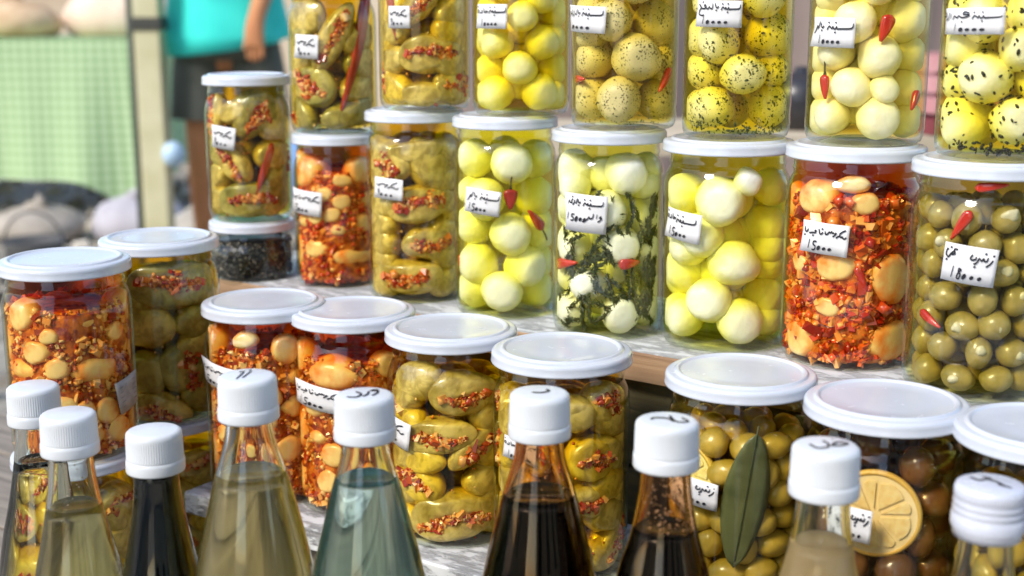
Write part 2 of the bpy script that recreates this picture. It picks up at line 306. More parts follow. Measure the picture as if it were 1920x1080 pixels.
def speckled(name, base1, base2, spk, scale, thr, size2=2.3, thr2=.3):
    """Pale cheese rolled in crushed dried herbs."""
    m, t, out = new_mat(name)
    n = t.nodes; L = t.links
    b = n.new('ShaderNodeBsdfPrincipled'); b.inputs['Roughness'].default_value = .45
    tc = n.new('ShaderNodeTexCoord')
    no = n.new('ShaderNodeTexNoise'); no.inputs['Scale'].default_value = 45
    L.new(tc.outputs['Object'], no.inputs['Vector'])
    mx = n.new('ShaderNodeMix'); mx.data_type = 'RGBA'
    mx.inputs['A'].default_value = (*base1, 1); mx.inputs['B'].default_value = (*base2, 1)
    L.new(no.outputs['Fac'], mx.inputs['Factor'])
    prev = mx.outputs['Result']
    # patchy density of the coating
    pn = n.new('ShaderNodeTexNoise'); pn.inputs['Scale'].default_value = 70; pn.inputs['Detail'].default_value = 2
    L.new(tc.outputs['Object'], pn.inputs['Vector'])
    for sc, th in ((scale, thr), (scale * size2, thr2)):
        dn = n.new('ShaderNodeTexNoise'); dn.inputs['Scale'].default_value = sc * .6
        L.new(tc.outputs['Object'], dn.inputs['Vector'])
        vadd = n.new('ShaderNodeVectorMath'); vadd.operation = 'MULTIPLY_ADD'
        vadd.inputs[1].default_value = (.004, .004, .004)
        L.new(dn.outputs['Color'], vadd.inputs[0]); L.new(tc.outputs['Object'], vadd.inputs[2])
        vo = n.new('ShaderNodeTexVoronoi'); vo.inputs['Scale'].default_value = sc
        L.new(vadd.outputs[0], vo.inputs['Vector'])
        mul = n.new('ShaderNodeMath'); mul.operation = 'MULTIPLY_ADD'; mul.inputs[1].default_value = 1.1; mul.inputs[2].default_value = -.25
        L.new(pn.outputs['Fac'], mul.inputs[0])
        th_ = n.new('ShaderNodeMath'); th_.operation = 'MULTIPLY'; th_.inputs[1].default_value = th * 3
        L.new(mul.outputs[0], th_.inputs[0])
        lt = n.new('ShaderNodeMath'); lt.operation = 'LESS_THAN'
        L.new(vo.outputs['Distance'], lt.inputs[0]); L.new(th_.outputs[0], lt.inputs[1])
        m2 = n.new('ShaderNodeMix'); m2.data_type = 'RGBA'
        L.new(lt.outputs[0], m2.inputs['Factor']); L.new(prev, m2.inputs['A']); m2.inputs['B'].default_value = (*spk, 1)
        prev = m2.outputs['Result']
    L.new(prev, b.inputs['Base Color'])
    L.new(b.outputs[0], out.inputs['Surface'])
    MATS[name] = m
    return m

def enamel(name, a, b_, rough, stain=(.42, .38, .30), sm=.5):
    m = pbr(name, a, b_, rough=rough, scale=25, coat=.3, bump=.012, bscale=120)
    t = m.node_tree; n = t.nodes; L = t.links
    b = next(q for q in n if q.type == 'BSDF_PRINCIPLED'); tc = next(q for q in n if q.type == 'TEX_COORD')
    oi = n.new('ShaderNodeObjectInfo')
    va = n.new('ShaderNodeVectorMath'); va.operation = 'ADD'
    L.new(tc.outputs['Object'], va.inputs[0]); L.new(oi.outputs['Location'], va.inputs[1])
    no = n.new('ShaderNodeTexNoise'); no.inputs['Scale'].default_value = 55; no.inputs['Detail'].default_value = 7; no.inputs['Roughness'].default_value = .7
    L.new(va.outputs[0], no.inputs['Vector'])
    mr = n.new('ShaderNodeMapRange'); mr.inputs['From Min'].default_value = .35; mr.inputs['From Max'].default_value = .7
    mr.inputs['To Min'].default_value = rough * .8; mr.inputs['To Max'].default_value = rough * 1.5
    L.new(no.outputs['Fac'], mr.inputs['Value']); L.new(mr.outputs[0], b.inputs['Roughness'])
    n2 = n.new('ShaderNodeTexNoise'); n2.inputs['Scale'].default_value = 140; n2.inputs['Detail'].default_value = 3
    L.new(va.outputs[0], n2.inputs['Vector'])
    r2 = n.new('ShaderNodeMapRange'); r2.inputs['From Min'].default_value = .69; r2.inputs['From Max'].default_value = .76; r2.inputs['To Max'].default_value = sm
    L.new(n2.outputs['Fac'], r2.inputs['Value'])
    old = b.inputs['Base Color'].links[0].from_socket
    mx = n.new('ShaderNodeMix'); mx.data_type = 'RGBA'
    L.new(r2.outputs[0], mx.inputs['Factor']); L.new(old, mx.inputs['A']); mx.inputs['B'].default_value = (*stain, 1)
    L.new(mx.outputs['Result'], b.inputs['Base Color'])
enamel('lid_white', (.60, .64, .71), (.56, .60, .67), .2, sm=.12)
enamel('cap_white', (.68, .71, .74), (.65, .68, .71), .38, sm=.1)
enamel('cap_metal', (.60, .63, .72), (.56, .59, .68), .24, sm=.1)
pbr('paper', (.72, .71, .70), (.66, .66, .67), rough=.6, scale=60)
pbr('paper_grey', (.42, .40, .37), (.30, .29, .27), rough=.6, scale=160)
pbr('ink', (.012, .012, .018), rough=.45)
pbr('ink_faint', (.13, .13, .16), rough=.5)
pbr('cheese', (.88, .86, .74), (.95, .94, .88), rough=.42, scale=55, bump=.5, bscale=260, spec=.4, sss=.25)
pbr('cheese_warm', (.90, .82, .60), (.95, .91, .80), rough=.42, scale=55, bump=.45, bscale=260, spec=.4, sss=.25)
speckled('cheese_zaatar', (.62, .50, .24), (.76, .66, .38), (.10, .07, .02), 520, .28, 2.2, .22)
speckled('cheese_mint', (.80, .68, .28), (.86, .80, .55), (.09, .08, .015), 330, .24, 2.6, .26)
pbr('seed_black', (.010, .010, .012), rough=.4)
pbr('relish_lump', (.88, .25, .015), (.95, .72, .34), rough=.26, scale=62, bump=.2, bscale=200, sss=.35, lo=.34, hi=.60)
pbr('relish_core', (.24, .025, .006), (.62, .20, .035), rough=.3, scale=170, bump=.6, bscale=420, lo=.40, hi=.60)
pbr('chili_red', (.42, .012, .008), (.60, .035, .012), rough=.18, scale=50, coat=.5)
pbr('chili_dark', (.26, .012, .008), (.46, .03, .014), rough=.3, scale=50, coat=.2)
pbr('stem_dark', (.06, .045, .015), rough=.5)
pbr('herb', (.022, .034, .010), (.075, .09, .03), rough=.5, scale=90)
pbr('bay_leaf', (.075, .085, .03), (.12, .13, .05), rough=.35, scale=60, bump=.3, bscale=200)
pbr('olive_pale', (.27, .20, .035), (.62, .41, .08), rough=.28, scale=40, coat=.2, bump=.08, bscale=400)
pbr('olive_green', (.20, .165, .045), (.42, .32, .11), rough=.3, scale=60, coat=.2, bump=.08, bscale=400)
pbr('olive_stuffing', (.62, .56, .38), rough=.35)
pbr('olive_dark', (.06, .035, .018), (.17, .075, .025), rough=.25, scale=26, coat=.3)
pbr('lemon_flesh', (.86, .68, .34), (.94, .84, .54), rough=.3, scale=260, bump=.3, bscale=500, sss=.2)
pbr('lemon_pith', (.92, .84, .62), (.86, .76, .50), rough=.4, scale=90)
pbr('lemon_rind', (.78, .56, .16), (.66, .44, .10), rough=.4, scale=90)
island('chop_bright', [(0, (.22, .02, .006)), (.20, (.44, .05, .01)), (.36, (.66, .20, .03)), (.55, (.78, .38, .10)), (.78, (.86, .56, .24)), (1, (.92, .72, .42))], rough=.3, coat=.3)
island('chop_red', [(0, (.22, .010, .004)), (.32, (.50, .025, .008)), (.58, (.70, .12, .012)), (.8, (.82, .30, .04)), (1, (.88, .50, .16))], rough=.3, coat=.3)
island('chop_fill', [(0, (.20, .010, .004)), (.30, (.44, .03, .008)), (.5, (.64, .13, .015)), (.75, (.76, .30, .05)), (1, (.86, .54, .20))], rough=.25, coat=.3)
island('seed_mix', [(0, (.008, .010, .008)), (.55, (.03, .03, .022)), (.85, (.10, .09, .06)), (1, (.30, .26, .18))], rough=.35)

def eggplant_mat(name, a, b_, slitcol=(.34, .07, .015)):
    m, t, out = new_mat(name)
    n = t.nodes; L = t.links
    b = n.new('ShaderNodeBsdfPrincipled'); b.inputs['Roughness'].default_value = .24
    b.inputs['Coat Weight'].default_value = .35
    b.inputs['Subsurface Weight'].default_value = .15
    b.inputs['Subsurface Radius'].default_value = (1, .8, .3); b.inputs['Subsurface Scale'].default_value = .004
    tc = n.new('ShaderNodeTexCoord')
    no = n.new('ShaderNodeTexNoise'); no.inputs['Scale'].default_value = 42; no.inputs['Detail'].default_value = 5
    L.new(tc.outputs['Object'], no.inputs['Vector'])
    cr = n.new('ShaderNodeValToRGB')
    cr.color_ramp.elements[0].position = .36; cr.color_ramp.elements[1].position = .64
    cr.color_ramp.elements[0].color = (*a, 1); cr.color_ramp.elements[1].color = (*b_, 1)
    L.new(no.outputs['Fac'], cr.inputs['Fac'])
    n3 = n.new('ShaderNodeTexNoise'); n3.inputs['Scale'].default_value = 120; n3.inputs['Detail'].default_value = 6; n3.inputs['Distortion'].default_value = 1.2
    L.new(tc.outputs['Object'], n3.inputs['Vector'])
    c3 = n.new('ShaderNodeValToRGB'); c3.color_ramp.elements[0].position = .38; c3.color_ramp.elements[1].position = .56
    c3.color_ramp.elements[0].color = (.42, .34, .22, 1); c3.color_ramp.elements[1].color = (1, 1, 1, 1)
    L.new(n3.outputs['Fac'], c3.inputs['Fac'])
    mm = n.new('ShaderNodeMix'); mm.data_type = 'RGBA'; mm.blend_type = 'MULTIPLY'; mm.inputs['Factor'].default_value = .55
    L.new(cr.outputs[0], mm.inputs['A']); L.new(c3.outputs[0], mm.inputs['B'])
    at = n.new('ShaderNodeAttribute'); at.attribute_name = 'opening'
    mx = n.new('ShaderNodeMix'); mx.data_type = 'RGBA'
    L.new(at.outputs['Fac'], mx.inputs['Factor']); L.new(mm.outputs['Result'], mx.inputs['A']); mx.inputs['B'].default_value = (*slitcol, 1)
    L.new(mx.outputs['Result'], b.inputs['Base Color'])
    nb = n.new('ShaderNodeTexNoise'); nb.inputs['Scale'].default_value = 330; nb.inputs['Detail'].default_value = 4
    mp = n.new('ShaderNodeMapping'); mp.inputs['Scale'].default_value = (.35, 1, 1)
    L.new(tc.outputs['Object'], mp.inputs['Vector']); L.new(mp.outputs[0], nb.inputs['Vector'])
    bp = n.new('ShaderNodeBump'); bp.inputs['Strength'].default_value = .28; bp.inputs['Distance'].default_value = .001
    L.new(nb.outputs['Fac'], bp.inputs['Height']); L.new(bp.outputs[0], b.inputs['Normal'])
    L.new(b.outputs[0], out.inputs['Surface'])
    MATS[name] = m
eggplant_mat('eggplant', (.36, .26, .055), (.78, .60, .20))
eggplant_mat('eggplant_yellow', (.58, .38, .03), (.86, .62, .08))
eggplant_mat('eggplant_green', (.22, .20, .05), (.52, .43, .13))

thin_glass('jar_glass', f0=.048)
oil('oil_yellow', (.99, .935, .05), 92)
oil('oil_green', (.985, .953, .05), 74)
oil('oil_deep', (.99, .935, .0), 150)
oil('oil_light', (.98, .945, .25), 95)
oil('oil_pale', (.985, .92, .30), 75)
oil('oil_herb', (.96, .94, .30), 60)
oil('oil_makdous', (.97, .875, .0), 100)
oil('oil_red', (.96, .70, .02), 130)
oil('brine_olive', (.95, .89, .40), 75)
oil('brine_brown', (.93, .78, .42), 60)

# ---------------------------------------------------------------- mesh helpers
def mesh(name, V, F, mats, smooth=True, fmat=None, attr=None):
    V = np.asarray(V, dtype=np.float32)
    me = bpy.data.meshes.new(name)
    if isinstance(F, np.ndarray):
        k = F.shape[1]; nf = len(F)
        me.vertices.add(len(V)); me.vertices.foreach_set('co', V.ravel())
        me.loops.add(nf * k); me.loops.foreach_set('vertex_index', F.astype(np.int32).ravel())
        me.polygons.add(nf)
        me.polygons.foreach_set('loop_start', np.arange(0, nf * k, k, dtype=np.int32))
        me.update(calc_edges=True)
    else:
        me.from_pydata(V.tolist(), [], F)
    me.polygons.foreach_set('use_smooth', [smooth] * len(me.polygons))
    for m in (mats if isinstance(mats, (list, tuple)) else [mats]):
        me.materials.append(MATS[m] if isinstance(m, str) else m)
    if attr is not None:
        a = me.attributes.new('opening', 'FLOAT', 'POINT')
        a.data.foreach_set('value', np.asarray(attr, dtype=np.float32))
    me.update()
    return me

def obj(name, me, parent=None, loc=(0, 0, 0), rot=(0, 0, 0), **props):
    o = bpy.data.objects.new(name, me)
    COL.objects.link(o)
    o.location = loc; o.rotation_euler = rot
    if parent: o.parent = parent
    for k, v in props.items(): o[k] = v
    return o

def thing(name, label, cat, loc=(0, 0, 0), rz=0, group=None):
    o = obj(name, None, None, loc, (0, 0, rz), label=label, category=cat)
    o.empty_display_size = .02
    if group: o['group'] = group
    return o

def lathe(profile, n=64, closed=False, mod=None):
    P = np.array(profile, dtype=float); k = len(P)
    a = np.arange(n) * 2 * np.pi / n
    rr = P[:, 0][:, None] * np.ones(n)
    if mod is not None: rr = rr * mod(P[:, 1][:, None], a[None, :])
    V = np.stack([rr * np.cos(a), rr * np.sin(a), P[:, 1][:, None] * np.ones(n)], -1).reshape(-1, 3)
    F = []
    m = k if closed else k - 1
    for i in range(m):
        i2 = (i + 1) % k
        for j in range(n):
            j2 = (j + 1) % n
            if P[i, 0] < 1e-9: F.append((i * n, i2 * n + j2, i2 * n + j)) if P[i2, 0] > 1e-9 else None
            elif P[i2, 0] < 1e-9: F.append((i * n + j, i * n + j2, i2 * n))
            else: F.append((i * n + j, i * n + j2, i2 * n + j2, i2 * n + j))
    return V, F

def box(cx, cy, cz, sx, sy, sz, bev=0):
    x, y, z = sx / 2, sy / 2, sz / 2
    V = [(cx + a * x, cy + b * y, cz + c_ * z) for a in (-1, 1) for b in (-1, 1) for c_ in (-1, 1)]
    F = [(0, 1, 3, 2), (4, 6, 7, 5), (0, 4, 5, 1), (2, 3, 7, 6), (0, 2, 6, 4), (1, 5, 7, 3)]
    return V, F

def bevel(o, w=.002, seg=2):
    m = o.modifiers.new('bevel', 'BEVEL'); m.width = w; m.segments = seg; m.limit_method = 'ANGLE'
    return o

# unit sphere template with poles on X
def sphere_t(nu, nv):
    th = np.linspace(0, np.pi, nu + 1)[1:-1]
    ph = np.arange(nv) * 2 * np.pi / nv
    V = [(1, 0, 0)]
    for t in th:
        for q in ph: V.append((math.cos(t), math.sin(t) * math.cos(q), math.sin(t) * math.sin(q)))
    V.append((-1, 0, 0))
    F = []
    for j in range(nv): F.append((0, 1 + (j + 1) % nv, 1 + j)[::-1])
    for i in range(nu - 2):
        for j in range(nv):
            a = 1 + i * nv
            F.append((a + j, a + (j + 1) % nv, a + nv + (j + 1) % nv, a + nv + j)[::-1])
    e = len(V) - 1; a = 1 + (nu - 2) * nv
    for j in range(nv): F.append((a + j, a + (j + 1) % nv, e)[::-1])
    return np.array(V), F
SP_V, SP_F = sphere_t(18, 26)
SPS_V, SPS_F = sphere_t(12, 16)
EG_V, EG_F = sphere_t(30, 40)

def wob(V, freq, amp, seed):
    r = np.random.default_rng(seed)
    s = np.zeros(len(V))
    for k in range(5):
        d = r.normal(size=3); d /= np.linalg.norm(d)
        s += np.sin((V @ d) * freq * r.uniform(.6, 1.6) + r.uniform(0, 6.28))
    return 1 + amp * s / 2.2

def clamp_cyl(W, R):
    """press vertices (jar coordinates) softly against the inside of the glass wall"""
    r = np.hypot(W[:, 0], W[:, 1])
    over = r > R * .96
    r2 = np.where(over, R * .96 + R * .04 * np.tanh((r - R * .96) / (R * .04)), r)
    k = r2 / np.maximum(r, 1e-9)
    W = W.copy(); W[:, 0] *= k; W[:, 1] *= k
    return W

def frame(az):
    """outward normal, tangent (screen right when seen from outside), up"""
    n = np.array([math.sin(az), -math.cos(az), 0]); t = np.array([math.cos(az), math.sin(az), 0]); u = np.array([0, 0, 1.])
    return n, t, u

_cnt = [0]
def nseed():
    _cnt[0] += 1
    return _cnt[0] * 13 + 5

def add_ball(par, name, az, z, r, rz, Rin, mat, zmin=.003, depth=None, small=False, amp=.03, freq=2.6, press=.88):
    n, t, u = frame(az)
    rho = max(Rin - r * press, 0.0) if depth is None else depth
    c = n * rho + u * max(z, rz + zmin)
    T, F = (SPS_V, SPS_F) if small else (SP_V, SP_F)
    s = nseed()
    rr = np.random.default_rng(s)
    q = Matrix.Rotation(rr.uniform(0, 6.28), 3, 'Z') @ Matrix.Rotation(rr.uniform(0, 6.28), 3, 'X')
    V = T @ np.array(q).T
    k = (wob(V, freq, amp, s) * wob(V, freq * 3.2, amp * .33, s + 7))[:, None]
    V = V * k
    W = V[:, :1] * t * r + V[:, 1:2] * n * min(r, rz * 1.05) + V[:, 2:3] * u * rz + c
    W = clamp_cyl(W, Rin)
    return obj(name, mesh(name, W - c, F, mat), par, tuple(c))

def chop_cloud(P, size, seed, aniso=.55):
    """many small irregular angular chunks centred at the points P"""
    r = np.random.default_rng(seed)
    base = np.array([(a, b, c) for a in (-1, 1) for b in (-1, 1) for c in (-1, 1)], float)
    f = np.array([(0, 1, 3, 2), (4, 6, 7, 5), (0, 4, 5, 1), (2, 3, 7, 6), (0, 2, 6, 4), (1, 5, 7, 3)])
    N = len(P)
    sz = size * r.uniform(.55, 1.35, (N, 1, 1)) * np.stack([r.uniform(.6, 1.3, N), r.uniform(.5, 1, N), r.uniform(.3, .3 + aniso, N)], -1)[:, None, :]
    V = base[None] * (1 + r.uniform(-.45, .2, (N, 8, 3))) * sz * .5
    # random rotation
    q = r.normal(size=(N, 4)); q /= np.linalg.norm(q, axis=1)[:, None]
    a, b, c, d_ = q.T
    M = np.stack([1 - 2 * (c * c + d_ * d_), 2 * (b * c - a * d_), 2 * (b * d_ + a * c), 2 * (b * c + a * d_), 1 - 2 * (b * b + d_ * d_), 2 * (c * d_ - a * b), 2 * (b * d_ - a * c), 2 * (c * d_ + a * b), 1 - 2 * (b * b + c * c)], -1).reshape(N, 3, 3)
    V = np.einsum('nij,nkj->nki', M, V) + P[:, None, :]
    F = (f[None] + (np.arange(N) * 8)[:, None, None]).reshape(-1, 4)
    return V.reshape(-1, 3), F

def half_flat(me, seed, frac=.72):
    # about half of the chunks keep sharp facets, the rest look rounded
    k = len(me.polygons) // 6
    s_ = np.repeat(np.random.default_rng(seed).uniform(0, 1, k) > frac, 6)
    me.polygons.foreach_set('use_smooth', s_.tolist())
    return me

def add_eggplant(par, az, z, a, b, ang, slit, Rin, mat, fill='chop_fill'):
    n, t, u = frame(az)
    ca, sa = math.cos(R_(ang)), math.sin(R_(ang))
    e1 = t * ca + u * sa; e2 = -t * sa + u * ca
    dep = min(b, .0120)
    c = n * (Rin - dep * .82) + u * max(z, abs(sa) * a + abs(ca) * b + .0025 if False else z)
    s = nseed(); rr = np.random.default_rng(s)
    a *= 1.07; b *= 1.04
    T = EG_V
    X, Y, Z = T[:, 0], T[:, 1], T[:, 2]      # X long, Y depth(+ = out), Z width
    phi = np.arctan2(Z, Y)
    SL = rr.uniform(.62, .86)
    env = np.clip(1 - (np.abs(X) / SL) ** 2.6, 0, 1)
    # blunt, uneven body with lengthwise wrinkles
    body = wob(T, 2.4, .075, s) * wob(T, 6.5, .022, s + 3) * (1 + .04 * np.sin(phi * 7 + 2 * np.sin(X * 2.2 + rr.uniform(0, 6)) + rr.uniform(0, 6)) * (1 - X * X))
    taper = 1 + rr.uniform(-.16, .16) * X
    op = np.zeros(len(T))
    off = rr.uniform(-.18, .18)
    if slit:
        wdt = rr.uniform(.26, .46) * (1 + .38 * np.sin(X * 6 + rr.uniform(0, 6)) + .22 * np.sin(X * 15 + rr.uniform(0, 6)))
        off = off + .16 * np.sin(X * 3.2 + rr.uniform(0, 6))
        g = np.exp(-((phi - off) / wdt) ** 2) * env
        lip = np.exp(-((np.abs(phi - off) - .72) / .22) ** 2) * env
        body = body * (1 - .52 * g + .12 * lip)
        op = np.clip(g * 1.5 - .25, 0, 1)
    W = (X * a)[:, None] * e1 * (1) + (Y * dep * body * taper)[:, None] * n + (Z * b * body * taper)[:, None] * e2
    bend = rr.uniform(-.12, .12) * b
    W = W + ((X * X - .4) * bend)[:, None] * e2 + c
    W = clamp_cyl(W, Rin)
    W[:, 2] = np.maximum(W[:, 2], .0028)
    eg = obj('stuffed_eggplant', mesh('stuffed_eggplant', W - c, EG_F, mat, attr=op), par, tuple(c))
    if slit:
        N = int(170 * (a * b) / (.02 * .012)); N = max(70, min(N, 300))
        x = rr.uniform(-SL, SL, N); w_ = np.sqrt(np.clip(1 - (np.abs(x) / SL) ** 2, 0, 1))
        o_ = np.argsort(X); wdx = np.interp(x, X[o_], wdt[o_]); offx = np.interp(x, X[o_], off[o_])
        y = np.clip(rr.normal(0, .5, N), -1.35, 1.35) * w_ * wdx * .9 + np.sin(offx) * .9
        dp = dep * (.50 + .38 * rr.uniform(0, 1, N)) * np.sqrt(np.clip(1 - x * x * .8, 0, 1))
        P = (x * a)[:, None] * e1 + (y * b)[:, None] * e2 + dp[:, None] * n + ((x * x - .4) * bend)[:, None] * e2 + c
        P = clamp_cyl(P, Rin - .0008)
        P[:, 2] = np.maximum(P[:, 2], .004)
        V, F = chop_cloud(P, np.where(rr.uniform(0, 1, N) < .12, .0055, .0031)[:, None, None], s + 1)
        obj('nut_filling', half_flat(mesh('nut_filling', V - c, F, fill), s), eg, (0, 0, 0), kind='stuff')
    return eg

def tube(pts, rad, nseg=8):
    pts = np.array(pts, float); k = len(pts)
    rad = np.ones(k) * rad if np.isscalar(rad) else np.array(rad, float)
    tan = np.gradient(pts, axis=0); tan /= np.linalg.norm(tan, axis=1)[:, None] + 1e-12
    ref = np.array([0, 0, 1.]) if abs(tan[0][2]) < .9 else np.array([1., 0, 0])
    V = []
    for i in range(k):
        s1 = np.cross(tan[i], ref); s1 /= np.linalg.norm(s1) + 1e-12
        s2 = np.cross(tan[i], s1); ref = np.cross(s1, tan[i]) if np.linalg.norm(np.cross(s1, tan[i])) > 0 else ref
        for j in range(nseg):
            q = 2 * math.pi * j / nseg
            V.append(pts[i] + rad[i] * (math.cos(q) * s1 + math.sin(q) * s2))
    F = []
    for i in range(k - 1):
        for j in range(nseg):
            j2 = (j + 1) % nseg
            F.append((i * nseg + j, i * nseg + j2, (i + 1) * nseg + j2, (i + 1) * nseg + j))
    F.append(tuple(range(nseg))[::-1]); F.append(tuple((k - 1) * nseg + j for j in range(nseg)))
    return V, F

def cyl_pt(az, z, rho):
    return np.array([rho * math.sin(az), -rho * math.cos(az), z])

def add_chili(par, a0, z0, a1, z1, w, stem, dark, Rin):
    K = 12; pts = []; rad = []
    rr = np.random.default_rng(nseed())
    for i in range(K):
        q = i / (K - 1)
        az = a0 + (a1 - a0) * q + .03 * math.sin(q * 3.1) * rr.choice([-1, 1]) * 0
        pts.append(cyl_pt(az, z0 + (z1 - z0) * q, Rin - w * .30))
        rad.append(w * (min(1, q * 6 + .35) if q < .2 else (1.0 - .78 * ((q - .2) / .8) ** 1.6)))
    V, F = tube(pts, rad, 12)
    V = np.array(V); c = V.mean(0)
    V = clamp_cyl(V, Rin + .0008)
    ch = obj('chili_pepper', mesh('chili_pepper', V - c, F, 'chili_dark' if dark else 'chili_red'), par, tuple(c))
    if stem:
        L = (.018, .018, .012)[stem - 1] if stem else 0
        d0 = np.array(pts[0]) - np.array(pts[2]); d0 /= np.linalg.norm(d0) + 1e-9
        sp = []
        for i in range(8):
            q = i / 7
            p_ = np.array(pts[0]) + d0 * L * q
            az = math.atan2(p_[0], -p_[1]) + (.10 * q * q if stem != 3 else 0)
            sp.append(cyl_pt(az, p_[2], Rin - .0016))
        sp[-1] = cyl_pt(math.atan2(sp[-1][0], -sp[-1][1]) - .06 * (stem == 1), sp[-1][2] - .001, Rin - .0016)
        V, F = tube(np.array(sp) - c, [.0012] + [.0006] * 7, 7)
        obj('stem', mesh('stem', V, F, 'stem_dark'), ch)
    return ch

# ---------------------------------------------------------------- handwriting (strokes in a 0..1 box, y up)
def _dot(x, y, r=.018): return ('o', x, y, r)
LABNEH = [[(1, 1), (.99, .62), (.93, .45), (.8, .40), (.55, .38), (.42, .36), (.40, .62), (.35, .36), (.28, .38), (.25, .62), (.20, .38), (.13, .60), (.07, .60), (.02, .34), (0, .22)],
          [(.37, 1.12), (.35, 1.02)], [(.03, 1.02), (.11, 1.10)], [(.36, .06), (.33, -.12)]]
BI = [[(0, 1), (.25, .5), (.6, .38), (1, .6)], [(.35, .1), (.34, .0)]]
ALHAR = [[(1, 1.05), (.85, .6), (.6, .35), (.62, .62), (.45, .4), (.25, .1), (0, -.15)]]
SADA = [[(1, .62), (.92, .4), (.85, .6), (.78, .4), (.70, .4), (.62, .95)], [(.42, .75), (.48, .45), (.25, .3)], [(.05, .75), (-.02, .5), (.08, .38), (.12, .62), (.05, .75)], [(.0, 1.1), (.08, 1.16)]]
ZAATAR = [[(1, 1), (.95, .4), (.84, .4)], [(.80, .8), (.72, .3), (.60, .05)], [(.62, .9), (.5, .55), (.55, .35), (.36, .35), (.28, .6), (.2, .3), (.05, 0)], [(.58, 1.2), (.56, 1.1)], [(.2, 1.1), (.17, 1.0)]]
NANA = [[(1, 1.05), (.98, .45), (.85, .38), (.78, .62), (.70, .36), (.58, .38), (.52, .8), (.42, .75), (.5, .42), (.33, .36), (.22, .42), (.05, .9), (.2, .5), (.08, .1), (.05, -.35), (.25, -.5), (.42, -.42)], [(.33, 1.25), (.32, 1.1)]]
BARAKA = [[(1, .9), (.85, 1.05), (.78, .8), (1, .7), (.85, .45), (.72, .45), (.62, .62), (.56, .4), (.45, .6), (.38, .2)], [(.72, 0), (.76, -.1)], [(.30, .9), (.28, .3)], [(.22, 1), (.18, .4), (.05, .1)], [(.02, 1.1), (.06, .6), (-.05, .5)]]
MAKDOUS = [[(1, .30), (.92, .12), (.84, .18), (.80, .35), (.74, .25), (.68, .55), (.78, .85), (.95, 1.1)], [(.68, .38), (.60, .30), (.52, .10)], [(.46, .55), (.52, .70), (.45, .42), (.36, .20)], [(.42, .70), (.34, .62), (.30, .78), (.24, .62), (.18, .70), (.10, .45), (0, .40), (-.02, .75)]]
KHAJ = [[(1, .62), (.92, .38), (.84, .40), (.78, 1)], [(.96, 1.05), (.95, .96)], [(.68, .62), (.58, .70), (.62, .42), (.45, .38), (.36, .30), (.28, .28)], [(.5, .1), (.49, .0)], [(.22, .75), (.16, .40), (.06, .42), (.02, .95)], [(.10, .0), (-.02, -.12)]]
ZAYTOUN = [[(1, .55), (.93, .2), (.80, -.15)], [(1.0, 1), (1.01, .92)], [(.84, .75), (.80, .4), (.72, .42), (.70, .62), (.64, .38), (.56, .58), (.52, .30), (.46, .05), (.40, .0)], [(.72, 1.05), (.78, 1.1)], [(.47, -.22), (.43, -.3)], [(.34, .85), (.28, .5), (.33, .35), (.44, .45), (.46, .7)]]
MAHSHI = [[(1, .95), (.7, .9), (.8, .5), (.5, .4), (.7, .75), (.45, .45), (.25, .1), (.02, .4), (.1, .85), (.2, .8)], [(.4, 1.1), (.44, 1.0)], [(0, -.1), (.25, -.2)]]
WALHAR = [[(1, .8), (.9, .55), (1.02, .5), (.92, .2), (.8, .0)], [(.75, 1), (.72, .4)], [(.55, 1.05), (.5, .5), (.35, .35), (.3, .55), (.18, .2), (0, -.15), (-.1, -.1)]]
D1 = [[(.62, 1), (.35, 0)]]
D5 = [[(1, 1), (.35, .95), (.25, .6), (.7, .5), (.75, .15), (.3, -.02), (.05, .08)]]
D8 = [[(.9, .9), (.4, .95), (.45, .6), (.8, .45), (.6, .05), (.2, .1), (.35, .5), (.9, .9)]]
D9 = [[(.7, .65), (.35, .6), (.3, .9), (.65, 1), (.72, .6), (.5, 0)]]
def price(first, second=None, x=.12, y=.12, h=.30, dx=.115):
    o = [(D1 if first == '1' else D9, x, y, .09, h)]
    k = x + .12
    if second: o.append((D5 if second == '5' else D8, k, y - .02, .10, h * .95)); k += .15
    else: k += .03
    for i in range(3 if (second or first == '9') else 4):
        o.append(('0', k + i * dx, y + h * .22, .038, .055 * (1.5 if i == 0 else 1.0)))
    return o
